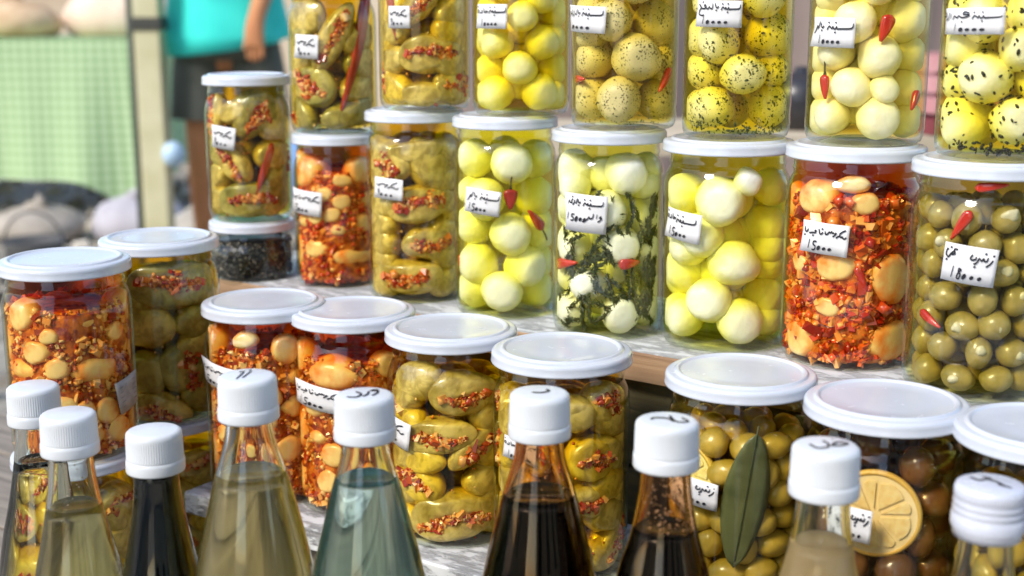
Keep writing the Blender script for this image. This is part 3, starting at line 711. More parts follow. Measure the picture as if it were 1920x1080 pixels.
TEXTS = {
 'har10': [(LABNEH, .42, .52, .54, .30), (BI, .25, .55, .09, .28), (ALHAR, .06, .50, .17, .36)] + price('1', x=.18),
 'har15': [(LABNEH, .45, .52, .50, .30), (BI, .27, .57, .09, .28), (ALHAR, .06, .52, .17, .34)] + price('1', '5', x=.10),
 'sada10': [(LABNEH, .48, .56, .48, .30), (SADA, .06, .54, .38, .32)] + price('1', x=.18),
 'sada15': [(LABNEH, .36, .52, .52, .30), (SADA, .06, .56, .28, .32)] + price('1', '5', x=.12),
 'zaatar10': [(LABNEH, .55, .55, .40, .32), (BI, .44, .60, .07, .28), (ZAATAR, .04, .56, .38, .32)] + price('1', x=.14, dx=.13),
 'nana10': [(LABNEH, .58, .58, .38, .28), (BI, .45, .62, .08, .28), (NANA, .06, .58, .34, .30)] + price('1', x=.14, dx=.13),
 'baraka10': [(LABNEH, .55, .52, .42, .30), (BARAKA, .03, .50, .48, .34)] + price('1', x=.22, dx=.11),
 'zaatarhar15': [(LABNEH, .46, .66, .44, .20), (BI, .33, .70, .07, .18), (ZAATAR, .03, .68, .28, .20), (WALHAR, .50, .32, .38, .20)] + price('1', '5', x=.04, y=.30, h=.18, dx=.10),
 'makdous9': [(MAKDOUS, .14, .50, .72, .32)] + price('9', x=.14, y=.14, h=.30, dx=.17),
 'jara15': [(MAKDOUS, .53, .55, .42, .28), (KHAJ, .05, .55, .43, .26)] + price('1', '5', x=.14),
 'olive18': [(ZAYTOUN, .36, .56, .56, .28), (MAHSHI, .05, .60, .22, .28)] + price('1', '8', x=.18, y=.12, dx=.14),
}

def smooth_poly(pts, sub=5):
    if len(pts) < 3: return pts
    P = [np.array(p, float) for p in pts]; P = [2 * P[0] - P[1]] + P + [2 * P[-1] - P[-2]]
    o = []
    for i in range(1, len(P) - 2):
        for k in range(sub):
            t = k / sub
            o.append(.5 * ((2 * P[i]) + (-P[i - 1] + P[i + 1]) * t + (2 * P[i - 1] - 5 * P[i] + 4 * P[i + 1] - P[i + 2]) * t * t + (-P[i - 1] + 3 * P[i] - 3 * P[i + 1] + P[i + 2]) * t ** 3))
    o.append(P[-2])
    return o

def ribbon(pts, w, V, F):
    """flat pen stroke in 2-D; appended to V (2-D points) and F"""
    p = [np.array(q, float) for q in smooth_poly(pts)]
    base = len(V); n = len(p)
    for i in range(n):
        t = p[min(i + 1, n - 1)] - p[max(i - 1, 0)]; L = np.linalg.norm(t) + 1e-9
        nn = np.array([-t[1], t[0]]) / L
        ww = w * (.62 + .38 * abs(nn[1])) * (.7 if i in (0, n - 1) else 1)
        V.append(p[i] - nn * ww / 2); V.append(p[i] + nn * ww / 2)
    for i in range(n - 1): F.append((base + 2 * i, base + 2 * i + 2, base + 2 * i + 3, base + 2 * i + 1))

def blob(cx, cy, rx, ry, V, F):
    base = len(V); V.append(np.array([cx, cy]))
    for k in range(10): V.append(np.array([cx + rx * math.cos(k * .628) + ry * .25 * math.sin(k * .628), cy + ry * math.sin(k * .628)]))
    for k in range(10): F.append((base, base + 1 + k, base + 1 + (k + 1) % 10))

def text_geo(items, W, H, pen):
    V, F = [], []
    for it in items:
        if it[0] == '0':
            blob(it[1] * W, it[2] * H, it[3] * W, it[4] * H, V, F); continue
        st, x, y, w_, h_ = it
        for s in st:
            pts = [((x + a * w_) * W, (y + b * h_) * H) for a, b in s]
            if len(pts) == 2 and math.dist(pts[0], pts[1]) < .12 * H: blob(*((np.array(pts[0]) + pts[1]) / 2), pen * .62, pen * .62, V, F)
            else: ribbon(pts, pen, V, F)
    return V, F

def add_label(par, az, z, W, H, tilt, text, R):
    ct, st = math.cos(R_(tilt)), math.sin(R_(tilt))
    def wrap(p2, rho):
        x, y = p2[0] - W / 2, p2[1] - H / 2
        X, Y = x * ct - y * st, x * st + y * ct
        return cyl_pt(az + X / R, z + Y, rho)
    nx, ny = 14, 3
    cu_ = [random.uniform(0, .0022) if random.random() < .5 else 0 for _ in range(4)]
    lift = lambda i, j: .0004 + sum(c_ * max(0, 1 - (i if a_ else nx - i) / 3.5) ** 1.5 * max(0, 1 - (j if b_ else ny - j) / 2) for c_, a_, b_ in zip(cu_, (0, 0, 1, 1), (0, 1, 0, 1)))
    V = []
    for j in range(ny + 1):
        for i in range(nx + 1): V.append(wrap((W * i / nx, H * j / ny), R + lift(i, j)))
    F = [(j * (nx + 1) + i, j * (nx + 1) + i + 1, (j + 1) * (nx + 1) + i + 1, (j + 1) * (nx + 1) + i) for j in range(ny) for i in range(nx)]
    c = cyl_pt(az, z, R)
    lb = obj('price_label', mesh('price_label', np.array(V) - c, F, 'paper_grey' if text == 'print' else 'paper'), par, tuple(c))
    so_ = lb.modifiers.new('thick', 'SOLIDIFY'); so_.thickness = .0002; so_.offset = 1
    if text == 'print':
        V2, F2 = [], []
        for k in range(5): ribbon([(.12 * W, (.2 + .15 * k) * H), (.85 * W, (.2 + .15 * k) * H)], .0006, V2, F2)
        for k in range(5): ribbon([((.15 + .06 * k) * W, .68 * H), ((.15 + .06 * k) * W, .9 * H)], .0005, V2, F2)
        nm, mt = 'print', 'ink_faint'
    else:
        V2, F2 = text_geo(TEXTS[text], W, H, min(.00098, H * .05)); nm, mt = 'handwriting', 'ink'
    V3 = np.array([wrap(q, R + .0012 + .00002 * (i % 3)) for i, q in enumerate(V2)])
    obj(nm, mesh(nm, V3 - c, F2, mt), lb)

# ---------------------------------------------------------------- jars
def glass_profile(R, H):
    return [(R * .55, .0022), (R * .80, .0006), (R * .88, 0), (R * .945, .0012), (R * .98, .0042), (R * .997, .009), (R, .015), (R, H - .034), (R * .992, H - .029), (R * .965, H - .0245), (R * .93, H - .0215), (R * .905, H - .0195), (R * .90, H - .0175), (R * .915, H - .0165), (R * .915, H - .0150), (R * .90, H - .0140), (R * .90, H - .004)]
def liquid_profile(R, H, lev):
    P = [(0, .0038), (R * .80, .0032), (R * .90, .0042), (R * .955, .0085), (R * .965, .015), (R * .965, H - .034), (R * .955, H - .029), (R * .925, H - .0245), (R * .885, H - .0205), (R * .868, H - .0175), (R * .868, H - .0115)]
    P = [q for q in P if q[1] < lev - .0004]
    a = P[-1]
    return P + [(a[0] * .995, lev), (a[0] * .96, lev - .0006), (0, lev - .0006)]
def lid_profile(D, H):
    r = D / 2
    return [(0, H - .0013), (r * .5, H - .00128), (r * .785, H - .0013), (r * .80, H - .0011), (r * .815, H - .0004), (r * .835, H), (r * .86, H - .0001), (r * .872, H - .0006), (r * .882, H - .0013), (r * .90, H - .0014), (r * .95, H - .0015), (r * .975, H - .0018), (r * .991, H - .0026), (r * .999, H - .0036), (r, H - .0044), (r, H - .0072), (r * 1.006, H - .0078), (r * 1.004, H - .0087), (r * .985, H - .0091), (r * .965, H - .0088), (r * .955, H - .007), (r * .95, H - .0035), (0, H - .0030)]

def jar(key, label, group, oilm, cat='jar', name='food_jar', lev=.0105):
    x, y, z, R, H, D = JARS[key]
    t = thing(name, label, cat, (x, y, z), 0, group)
    V, F = lathe(glass_profile(R, H), 72)
    obj('jar_glass', mesh('jar_glass', V, F, 'jar_glass'), t)
    V, F = lathe(lid_profile(D, H), 80)
    obj('lid', mesh('lid', V, F, 'lid_white'), t, rot=(0, 0, rng.uniform(0, 6)))
    if oilm:
        V, F = lathe(liquid_profile(R, H, H - lev), 56)
        obj('brine' if 'brine' in oilm else 'oil', mesh('oil', V, F, oilm), t)
    for lb in LABELS.get(key, []): add_label(t, *lb, R)
    return t, R - .0030, R, H

def back_fill(t, Rin, H, r, mat, name, front=R_(62), ztop=None, seed=0, **kw):
    rr = np.random.default_rng(seed); zt = (ztop or H - .030)
    nr = max(int(2 * math.pi * (Rin - r) / (2 * r * 1.0)), 4)
    row = 0; z = r + .004
    while z < zt:
        for i in range(nr):
            az = (i + .5 * (row % 2)) * 2 * math.pi / nr
            az = (az + math.pi) % (2 * math.pi) - math.pi
            if abs(az) > front:
                add_ball(t, name, az + rr.uniform(-.05, .05), z + rr.uniform(-.001, .001), r * rr.uniform(.92, 1.02), r * rr.uniform(.9, 1), Rin, mat, small=True, **kw)
        if Rin - 2 * r > r * .6:
            n2 = 4
            for i in range(n2):
                add_ball(t, name, i * 2 * math.pi / n2 + row * .7, z + r * .5, r * .95, r * .95, Rin, mat, depth=max(Rin - 2.75 * r, r * .5), small=True, **kw)
        z += r * 1.72; row += 1

def cheese_jar(key, label, group, oilm, mat, ballname='cheese_ball', **kw):
    t, Rin, R, H = jar(key, label, group, oilm)
    rs = []
    for az, z, r, rz in ITEMS[key]:
        if z < H - .02: add_ball(t, ballname, az, z, r * .93, rz * .93, Rin, mat, amp=.058, freq=3.1, press=.90); rs.append(r * .93)
    zmax = H - .025
    back_fill(t, Rin, H, float(np.mean(rs)) * .97, mat, ballname, seed=nseed(), ztop=zmax)
    for c in CHILI.get(key, []): add_chili(t, *c, Rin)
    return t, Rin, R, H

def fill_core(t, Rin, H, mat, name, rad=.6, top=.032):
    V, F = lathe([(0, .004), (Rin * rad, .004), (Rin * rad, H - top), (0, H - top)], 32)
    obj(name, mesh(name, V, F, mat), t)

def makdous_jar(key, label, group, oilm='oil_makdous', mats=('eggplant', 'eggplant', 'eggplant_yellow'), fill='chop_fill'):
    t, Rin, R, H = jar(key, label, group, oilm)
    rr = np.random.default_rng(nseed())
    for k, (az, z, a, b, ang, sl) in enumerate(ITEMS[key]):
        if z < H - .014: add_eggplant(t, az, min(z, H - .030), a, b, ang, sl, Rin, mats[k % len(mats)], fill)
    # the ones further round and behind
    for k in range(int(H / .019)):
        for s_ in (0, 1, 2, 3, 4, 5):
            az = 1.18 + s_ * .785 + rr.uniform(-.12, .12)
            z = .016 + k * .0195
            if z < H - .030: add_eggplant(t, az, z, .019, .0115, rr.uniform(-30, 30), 0, Rin, mats[(k + s_) % len(mats)])
        z = .014 + k * .021
        if z < H - .032: add_ball(t, 'eggplant_piece', rr.uniform(0, 6), z, Rin * .62, .0130, Rin, mats[1], depth=.002, small=True)
    # loose crumbs of filling in the oil
    N = 110
    az = rr.uniform(-2, 2, N); zz = rr.uniform(.004, H - .034, N) ** 1.0; rho = rr.uniform(Rin - .008, Rin - .0012, N)
    P = np.stack([rho * np.sin(az), -rho * np.cos(az), zz], -1)
    V, F = chop_cloud(P, .0019, nseed())
    obj('loose_crumbs', mesh('loose_crumbs', V, F, 'chop_bright'), t, kind='stuff')
    for c in CHILI.get(key, []): add_chili(t, *c, Rin)

def relish_jar(key, label, group, chop='chop_bright', oilm='oil_red', size=.0040, N=5800, more=9):
    t, Rin, R, H = jar(key, label, group, oilm)
    rr = np.random.default_rng(nseed())
    az = rr.uniform(-math.pi, math.pi, N); zz = .004 + rr.uniform(0, 1, N) * (H - .034); rho = Rin - .0019 - np.abs(rr.normal(0, .0035, N))
    P = np.stack([rho * np.sin(az), -rho * np.cos(az), zz], -1)
    keep = np.ones(N, bool)
    for a, z, r, rz in ITEMS[key]:
        if z > H - .02: continue
        add_ball(t, 'pickled_eggplant', a, z, r, rz, Rin, 'relish_lump', amp=.08, freq=2.2, press=.62)
        c = cyl_pt(a, z, Rin - r)
        dd = ((az - a) * Rin / r) ** 2 + ((zz - z) / rz) ** 2
        keep &= ~((dd < .95) & (rho > Rin - .0075 * np.sqrt(np.clip(1.05 - dd, .05, 1))) & (rr.uniform(0, 1, N) > .05))
    taken = [(a_, z_, max(r_, q_)) for a_, z_, r_, q_ in ITEMS[key]]
    tries = 0; added = 0
    while tries < 300 and added < more:
        tries += 1
        a_ = rr.uniform(-1.35, 1.35); z_ = rr.uniform(.012, H - .034); r_ = rr.uniform(.007, .0135); q_ = r_ * rr.uniform(.6, .9)
        if all(math.hypot((a_ - b_) * Rin, z_ - y_) > (r_ + s_) * .85 for b_, y_, s_ in taken):
            taken.append((a_, z_, r_)); added += 1
            add_ball(t, 'pickled_eggplant', a_, z_, r_, q_, Rin, 'relish_lump', amp=.11, freq=2.6, press=.60)
            dd = ((az - a_) * Rin / r_) ** 2 + ((zz - z_) / q_) ** 2
            keep &= ~((dd < .85) & (rho > Rin - .007 * np.sqrt(np.clip(1.05 - dd, .05, 1))) & (rr.uniform(0, 1, N) > .10))
    for k in range(9):
        a = 1.6 + rr.uniform(0, 3.0); add_ball(t, 'pickled_eggplant', a, rr.uniform(.012, H - .035), .012, .010, Rin, 'relish_lump', amp=.07, freq=2.2, small=True)
    sizes = size * np.where(rr.uniform(0, 1, keep.sum()) < .08, 1.45, rr.uniform(.6, 1.15, keep.sum()))[:, None, None]
    V, F = chop_cloud(P[keep], sizes, nseed())
    obj('chopped_relish', half_flat(mesh('chopped_relish', V, F, chop), 3), t, kind='stuff')
    V, F = lathe([(0, .004), (Rin * .88, .004)] + [(Rin * .93, q) for q in np.linspace(.006, H - .0325, 34)] + [(0, H - .031)], 90)
    V = V * np.stack([(w_ := wob(V * 260, 1.0, .028, nseed())), w_, np.ones(len(V))], -1)
    obj('relish_paste', mesh('relish_paste', V, F, 'relish_core'), t)
    for c in CHILI.get(key, []): add_chili(t, *c, Rin)
    return t

def olive_jar(key, label, group, oilm, mat, r, stretch=1.25, ztop=.030, seed=1, skip=None, cut=False):
    t, Rin, R, H = jar(key, label, group, oilm)
    rr = np.random.default_rng(seed)
    placed = []
    def tryp(az, z, rho, small):
        p_ = cyl_pt(az, z, rho)
        for q in placed:
            if np.linalg.norm(p_ - q) < r * 1.72: return
        if skip and skip(az, z) and rho > Rin * .3: return
        placed.append(p_)
        rx, rz = (r * stretch, r * .96) if rr.uniform() < .55 else (r, r * 1.05)
        o = add_ball(t, 'olive', az, z, rx * .97 * rr.uniform(.88, 1.06), rz * rr.uniform(.9, 1.06), Rin, mat, depth=rho, small=small, amp=.05, freq=2.4)
        if cut and abs(az) < 1.3 and rho > Rin * .6 and rr.uniform() < .75:
            n, tt, u = frame(az + rr.uniform(-.35, .35))
            c = n * (min(rx * .97, Rin - rho + rx) * .74) + tt * rr.uniform(-.2, .2) * r + u * rr.uniform(-.15, .4) * r
            V = SPS_V * np.array([.0036, .0022, .0032]) * rr.uniform(.8, 1.2)
            V = V * wob(V * 300, 3, .18, nseed())[:, None]
            obj('stuffing', mesh('stuffing', V, SPS_F, 'olive_stuffing'), o, tuple(c))
    rho1 = Rin - r * 1.04
    nr = int(2 * math.pi * rho1 / (2 * r * 1.08)); z = r + .004; row = 0
    while z < H - ztop:
        off = .5 * (row % 2)
        for i in range(nr):
            az = ((i + off) * 2 * math.pi / nr + rr.uniform(-.07, .07) + math.pi) % (2 * math.pi) - math.pi
            tryp(az, z + rr.uniform(-.12, .12) * r, rho1 - rr.uniform(0, .12) * r, abs(az) > 1.4)
        n2 = max(int(nr * .5), 3)
        for i in range(n2): tryp(i * 2 * math.pi / n2 + row, z + r * .4, rho1 - r * 1.85, True)
        z += r * 1.74; row += 1
    for c in CHILI.get(key, []): add_chili(t, *c, Rin)
    return t, Rin, R, H

def lemon_slice(t, az, z, r, turn, Rin):
    rho = math.sqrt(max(Rin ** 2 - (r * .97) ** 2, 1e-6)) - .0042
    c = cyl_pt(az, z, rho)
    o = obj('lemon_slice', None, t, tuple(c), (R_(90), 0, az + R_(turn)))
    th = .0045
    # local frame: disc in XY, +Z towards the viewer after the 90 degree turn
    V, F = lathe([(r * .90, -th / 2), (r * .985, -th / 2 * .8), (r, 0), (r * .985, th / 2 * .8), (r * .90, th / 2), (r * .90, -th / 2)], 64)
    obj('rind', mesh('rind', V, F, 'lemon_rind'), o)
    V, F = lathe([(0, -th * .42), (r * .90, -th * .42), (r * .90, th * .42), (0, th * .42)], 64)
    obj('pith', mesh('pith', V, F, 'lemon_pith', smooth=False), o)
    n = 9
    for k in range(n):
        jt = [.12 * math.sin(q * 2.7 + r * 900) for q in (k, (k + 1) % n)]
        a0 = k * 2 * math.pi / n + .06 + jt[0]; a1 = (k + 1) * 2 * math.pi / n - .06 + jt[1]
        pts = [(.13 * r * math.cos((a0 + a1) / 2), .13 * r * math.sin((a0 + a1) / 2))]
        for i in range(7):
            a = a0 + (a1 - a0) * i / 6; q = r * (.80 - .06 * (abs(i - 3) / 3) ** 2)
            pts.append((q * math.cos(a), q * math.sin(a)))
        V = [(a, b, th * .42 + .00025) for a, b in pts] + [(a * .96 + .02 * r * math.cos((a0 + a1) / 2), b * .96 + .02 * r * math.sin((a0 + a1) / 2), th * .42 + .0011) for a, b in pts]
        m_ = len(pts)
        F = [tuple(range(m_, 2 * m_))] + [(i, (i + 1) % m_, m_ + (i + 1) % m_, m_ + i) for i in range(m_)]
        obj('segment', mesh('segment', V, F, 'lemon_flesh', smooth=False), o)
    return o

G1 = 'stacked jars in the back rows'
G2 = 'jars along the front shelf'

makdous_jar('J1', 'small jar of stuffed eggplants standing on the jar of dark seeds at the left', G1, mats=('eggplant', 'eggplant_green', 'eggplant'))
makdous_jar('t2', 'jar of stuffed eggplants with one long dark red pepper, on the narrow relish jar', G1, mats=('eggplant', 'eggplant', 'eggplant_green'))
makdous_jar('t3', 'top row jar of stuffed eggplants, between the long red pepper and plain yellow cheese balls', G1, mats=('eggplant', 'eggplant', 'eggplant_yellow'))
makdous_jar('m3', 'middle row jar of big stuffed eggplants between the narrow orange relish and pale cheese balls', G1, mats=('eggplant', 'eggplant', 'eggplant'))
cheese_jar('t4', 'top row jar of plain smooth cheese balls in bright yellow oil', G1, 'oil_deep', 'cheese_warm')
tt5 = cheese_jar('t5', 'top row jar of finely speckled brownish cheese balls with two bits of red pepper', G1, 'oil_pale', 'cheese_zaatar')
tt6 = cheese_jar('t6', 'top row jar of yellow cheese balls flecked with dried mint, no pepper in it', G1, 'oil_yellow', 'cheese_mint')
cheese_jar('t7', 'top row jar of unspeckled pale cheese balls with red peppers, one on its stalk', G1, 'oil_pale', 'cheese_warm')
cheese_jar('m4', 'jar of pale cheese balls with a dark and a bright red chili beside its label', G1, 'oil_green', 'cheese')
cheese_jar('m6', 'wide jar of large plain pale cheese balls in yellow oil, no herbs or peppers', G1, 'oil_green', 'cheese')
t, Rin, R, H = cheese_jar('m5', 'jar of white cheese balls wrapped in dark green thyme sprigs', G1, 'oil_herb', 'cheese')

def leaf_cloud(P, N_, L, Wd, seed, Rin):
    r = np.random.default_rng(seed); N = len(P)
    az = np.arctan2(P[:, 0], -P[:, 1])
    tang = np.stack([np.cos(az), np.sin(az), 0 * az], -1); up = np.array([0, 0, 1.])
    th = N_ + r.normal(0, .22, N)
    d1 = np.cos(th)[:, None] * tang + np.sin(th)[:, None] * up + r.normal(0, .25, (N, 3))
    d1 /= np.linalg.norm(d1, axis=1)[:, None]
    nn = np.stack([np.sin(az), -np.cos(az), 0 * az], -1) + r.normal(0, .5, (N, 3))
    d2 = np.cross(d1, nn); d2 /= np.linalg.norm(d2, axis=1)[:, None]
    l = L * r.uniform(.5, 1.2, N)[:, None]; w_ = Wd * r.uniform(.6, 1.3, N)[:, None]
    cu = np.cross(d1, d2) * l * .15
    V = np.stack([P - d1 * l, P - d2 * w_ + cu, P + d1 * l, P + d2 * w_ + cu, P - cu * .2, P + cu * 2.2], 1)
    V = V.reshape(-1, 3)
    b = (np.arange(N) * 6)[:, None]
    F = np.concatenate([b + np.array([q]) for q in ((0, 1, 5), (1, 2, 5), (2, 3, 5), (3, 0, 5), (0, 4, 1), (1, 4, 2), (2, 4, 3), (3, 4, 0))], 0)
    return clamp_cyl(V, Rin), F
rr = np.random.default_rng(3)
P = []
# sprigs: random walks along the wall, leaves around each
Dv = []; stems = []
for k in range(92):
    az = rr.uniform(-1.3, 1.3) if k < 76 else rr.uniform(1.3, 5); z = rr.uniform(.010, H - .060) if k < 84 else rr.uniform(.01, .02); th = rr.choice([1, -1]) * rr.uniform(.5, 1.6) + (0 if rr.uniform() < .7 else 1.2)
    path = []
    for s_ in range(int(rr.uniform(14, 30))):
        az += math.cos(th) * .0011 / Rin; z += math.sin(th) * .0011; th += rr.normal(0, .07)
        if .006 < z < H - .040:
            path.append(cyl_pt(az, z, Rin - .0022))
            for q in range(2): P.append(cyl_pt(az + rr.normal(0, .014), z + rr.normal(0, .0008), Rin - .0008 - rr.uniform(0, .003))); Dv.append(th + rr.choice([-1, 1]) * .55)
    if len(path) > 4: stems.append(path)
V, F = leaf_cloud(np.array(P), np.array(Dv), .0034, .00062, 5, Rin)
obj('thyme_sprigs', mesh('thyme_sprigs', V, F, 'herb', smooth=False), t, kind='stuff')
VV, FF = [], []
for pth in stems:
    V, F = tube(pth, .0004, 5); FF += [tuple(q + len(VV) for q in f_) for f_ in F]; VV += [tuple(q) for q in V]
obj('thyme_stems', mesh('thyme_stems', VV, FF, 'stem_dark'), t, kind='stuff')

def sprinkle(t, key, Rin, H, n_, size, mat, loose, name, flat_=1.0):
    rr = np.random.default_rng(nseed())
    P, Nn = [], []
    for az, z, r, rz in ITEMS[key]:
        if z > H - .02: continue
        r *= .93; rz *= .93
        n, tt, u = frame(az); c = n * (Rin - r * .90) + u * max(z, rz + .003)
        cl = rr.normal(size=(4, 3)); cl /= np.linalg.norm(cl, axis=1)[:, None]
        for k in range(n_):
            v = rr.normal(size=3) + (cl[rr.integers(4)] * 1.6 if rr.uniform() < .45 else 0); v /= np.linalg.norm(v)
            if v[1] > .35: continue
            q = c + (v[0] * tt * r - v[1] * n * r + v[2] * u * rz) * 1.035
            P.append(q)
            Nn.append(v[0] * tt - v[1] * n + v[2] * u if np.hypot(q[0], q[1]) < Rin - .0006 else q * np.array([1, 1, 0]))
    for k in range(loose):
        q = cyl_pt(rr.uniform(-1.35, 1.35), .004 + abs(rr.normal(0, .0035)), Rin - .001 - rr.uniform(0, .002)); P.append(q); Nn.append(q * np.array([1, 1, 0]))
    P = clamp_cyl(np.array(P), Rin + .0011)
    T0 = np.array([(1.25, 0, 0), (.5, .55, 0), (-.6, .6, 0), (-1.15, .1, 0), (-.6, -.55, 0), (.5, -.55, 0), (0, 0, .5 * flat_), (0, 0, -.5 * flat_)]) * size
    f0 = [(0, 1, 6), (1, 2, 6), (2, 3, 6), (3, 4, 6), (4, 5, 6), (5, 0, 6), (1, 0, 7), (2, 1, 7), (3, 2, 7), (4, 3, 7), (5, 4, 7), (0, 5, 7)]
    VV, FF = [], []
    for i in range(len(P)):
        nn = Nn[i] / np.linalg.norm(Nn[i]); a = rr.normal(size=3); a -= nn * a.dot(nn); a /= np.linalg.norm(a); b = np.cross(nn, a)
        VV.append((T0[:, :1] * a + T0[:, 1:2] * b + T0[:, 2:3] * nn) * rr.uniform(.6, 1.3) + P[i])
        FF += [tuple(i * 8 + q for q in f_) for f_ in f0]
    obj(name, mesh(name, np.concatenate(VV), FF, mat), t, kind='stuff')
# nigella jar
t, Rin, R, H = cheese_jar('t8', 'top row jar of cheese balls covered with black nigella seeds, at the right edge', G1, 'oil_yellow', 'cheese_warm')
sprinkle(tt5[0], 't5', tt5[1], tt5[3], 90, .0006, 'herb', 60, 'thyme_flakes', .5)
sprinkle(tt6[0], 't6', tt6[1], tt6[3], 75, .0010, 'herb', 110, 'mint_flakes', .4)
sprinkle(t, 't8', Rin, H, 66, .00128, 'seed_black', 130, 'nigella_seeds')

# relish jars
relish_jar('m2', 'narrow jar of orange red relish under the jar with the long dark red pepper', G1, 'chop_red')
relish_jar('m7', 'wide jar of fiery red chopped relish on the back shelf beside the green olives', G1, 'chop_red', size=.0052, N=5200, more=4)
relish_jar('A', 'relish jar at the far left edge with a small grey printed sticker', G2, size=.0038, N=6000)
relish_jar('B', 'relish jar first from the left on the white shelf, behind the golden vinegar', G2, size=.0036)
relish_jar('C', 'relish jar with a wide handwritten label, behind the bottle of clear rose water', G2, size=.0036)

# olives
olive_jar('m8', 'wide jar of stuffed green olives with slivers of red pepper, at the right edge', G1, 'brine_olive', 'olive_green', .0086, 1.14, seed=4, cut=True)

# dark seed jar under J1
t, Rin, R, H = jar('m1', 'short jar of dark seeds under a small eggplant jar at the back left', G1, None)
rr = np.random.default_rng(12)
N = 2600
az = rr.uniform(-math.pi, math.pi, N); zz = rr.uniform(.003, H - .017, N); rho = Rin - np.abs(rr.normal(0, .0015, N))
V, F = chop_cloud(np.stack([rho * np.sin(az), -rho * np.cos(az), zz], -1), .0017, 8)
obj('dark_seeds', mesh('dark_seeds', V, F, 'seed_mix', smooth=False), t, kind='stuff')
fill_core(t, Rin, H, 'seed_black', 'packed_seeds', .95, .018)

# front shelf makdous
makdous_jar('A2', 'jar of dark green stuffed eggplants behind the far left relish jar, standing on another jar', G2, mats=('eggplant_green', 'eggplant_green', 'eggplant'))
makdous_jar('D', 'front shelf jar of stuffed eggplants with red filling, right of the bluish rose water bottle', G2, mats=('eggplant', 'eggplant', 'eggplant_yellow'))
makdous_jar('E', 'front shelf jar of brownish stuffed eggplants directly behind the tall dark bottle', G2, mats=('eggplant', 'eggplant', 'eggplant_yellow'))
makdous_jar('Au', 'lower jar of eggplants in brown oil under the far left relish jar', G2)
makdous_jar('A2u', 'lower jar of eggplants, mostly hidden, under the dark green stuffed eggplant jar', G2)

# olive jars in front
la0, lz0, la1, lz1 = EXTRA['F'][1:5]; lw_ = EXTRA['F'][5]
def near(ex, k=.8):
    ra = ex[2] / .0384
    return lambda az, z: ((az - ex[0]) / ra) ** 2 + ((z - ex[1]) / ex[2]) ** 2 < k
t, Rin, R, H = olive_jar('F', 'jar of pale green olives with a long dark bay leaf and a lemon slice', G2, 'brine_olive', 'olive_pale', .0084, 1.34, seed=9, skip=near(EXTRA['Flem'], 1.4))
V, F = [], []
K = 22
for i in range(K + 1):
    q = i / K
    az = la0 + (la1 - la0) * q; z = lz0 + (lz1 - lz0) * q
    wd = lw_ * (math.sin(math.pi * min(q * 1.0, 1)) ** .62 * (1.28 - .15 * q)) + .0002
    for j in range(-3, 4):
        V.append(cyl_pt(az + j / 3 * wd / Rin, z + .002 * (j / 3) ** 2 * 0, Rin + .0007 - .0003 * (abs(j) / 3) ** 2 * (1 + math.sin(i * .5)) + (.00025 * math.sin(i * 2.3) if abs(j) > 0 else -.0004)))
for i in range(K):
    for j in range(6): F.append((i * 7 + j, (i + 1) * 7 + j, (i + 1) * 7 + j + 1, i * 7 + j + 1))
V = np.array(V); c = V.mean(0)
lf = obj('bay_leaf', mesh('bay_leaf', V - c, F, 'bay_leaf'), t, tuple(c))
lf.modifiers.new('thick', 'SOLIDIFY').thickness = .0004
V, F = tube([cyl_pt(la0 + (la1 - la0) * q, lz0 + (lz1 - lz0) * q, Rin + .0009) - c for q in np.linspace(-.06, .95, 14)], .0004, 6)
obj('leaf_rib', mesh('leaf_rib', V, F, 'herb'), lf)
lemon_slice(t, *EXTRA['Flem'], Rin)

t, Rin, R, H = olive_jar('G', 'jar of dark brown olives with a large round lemon slice against the glass', G2, 'brine_brown', 'olive_dark', .0105, 1.2, seed=21, skip=near(EXTRA['Glem'], 1.15))
lemon_slice(t, *EXTRA['Glem'], Rin)
olive_jar('H', 'jar of pale olives cut off at the right edge, behind the ridged metal bottle cap', G2, 'brine_olive', 'olive_pale', .0095, 1.25, seed=33)

# ---------------------------------------------------------------- bottles
def bottle_glass(name, tint, ior=1.48):
    m, t, out = new_mat(name)
    g = t.nodes.new('ShaderNodeBsdfGlass'); g.inputs['IOR'].default_value = ior; g.inputs['Roughness'].default_value = 0
    g.inputs['Color'].default_value = (*tint, 1)
    t.links.new(g.outputs[0], out.inputs['Surface'])
    MATS[name] = m
bottle_glass('bottle_glass', (.97, .985, .97))
bottle_glass('stained_glass', (.93, .80, .66))
liquid('vinegar_pale', (.97, .93, .62), 42, cloud=.12, ccol=(.80, .62, .22))
liquid('vinegar_gold', (.985, .94, .62), 30, cloud=.15, ccol=(.95, .74, .30))
liquid('water_clear', (.66, .965, .92), 18, cloud=.07, ccol=(.5, .95, .88))
liquid('water_pale', (.96, .96, .88), 12)
liquid('syrup_dark', (.35, .18, .10), 900)
liquid('vinegar_peach', (.99, .90, .68), 22, cloud=.60, ccol=(1.0, .76, .42))

PROF = {
 'tall': [(0, .0114), (.012, .0128), (.029, .0178), (.048, .0225), (.068, .0272), (.088, .0308), (.105, .0325), (.12, .033)],
 'slim': [(0, .0114), (.015, .0124), (.034, .0158), (.05, .0204), (.068, .0250), (.09, .0290), (.11, .0305), (.125, .031)],
 'small': [(0, .0117), (.015, .0125), (.030, .0147), (.050, .0186), (.068, .0228), (.088, .0262), (.105, .0285), (.12, .029)],
}
def catmull(P, sub=4):
    return [tuple(q) for q in smooth_poly(P, sub)]

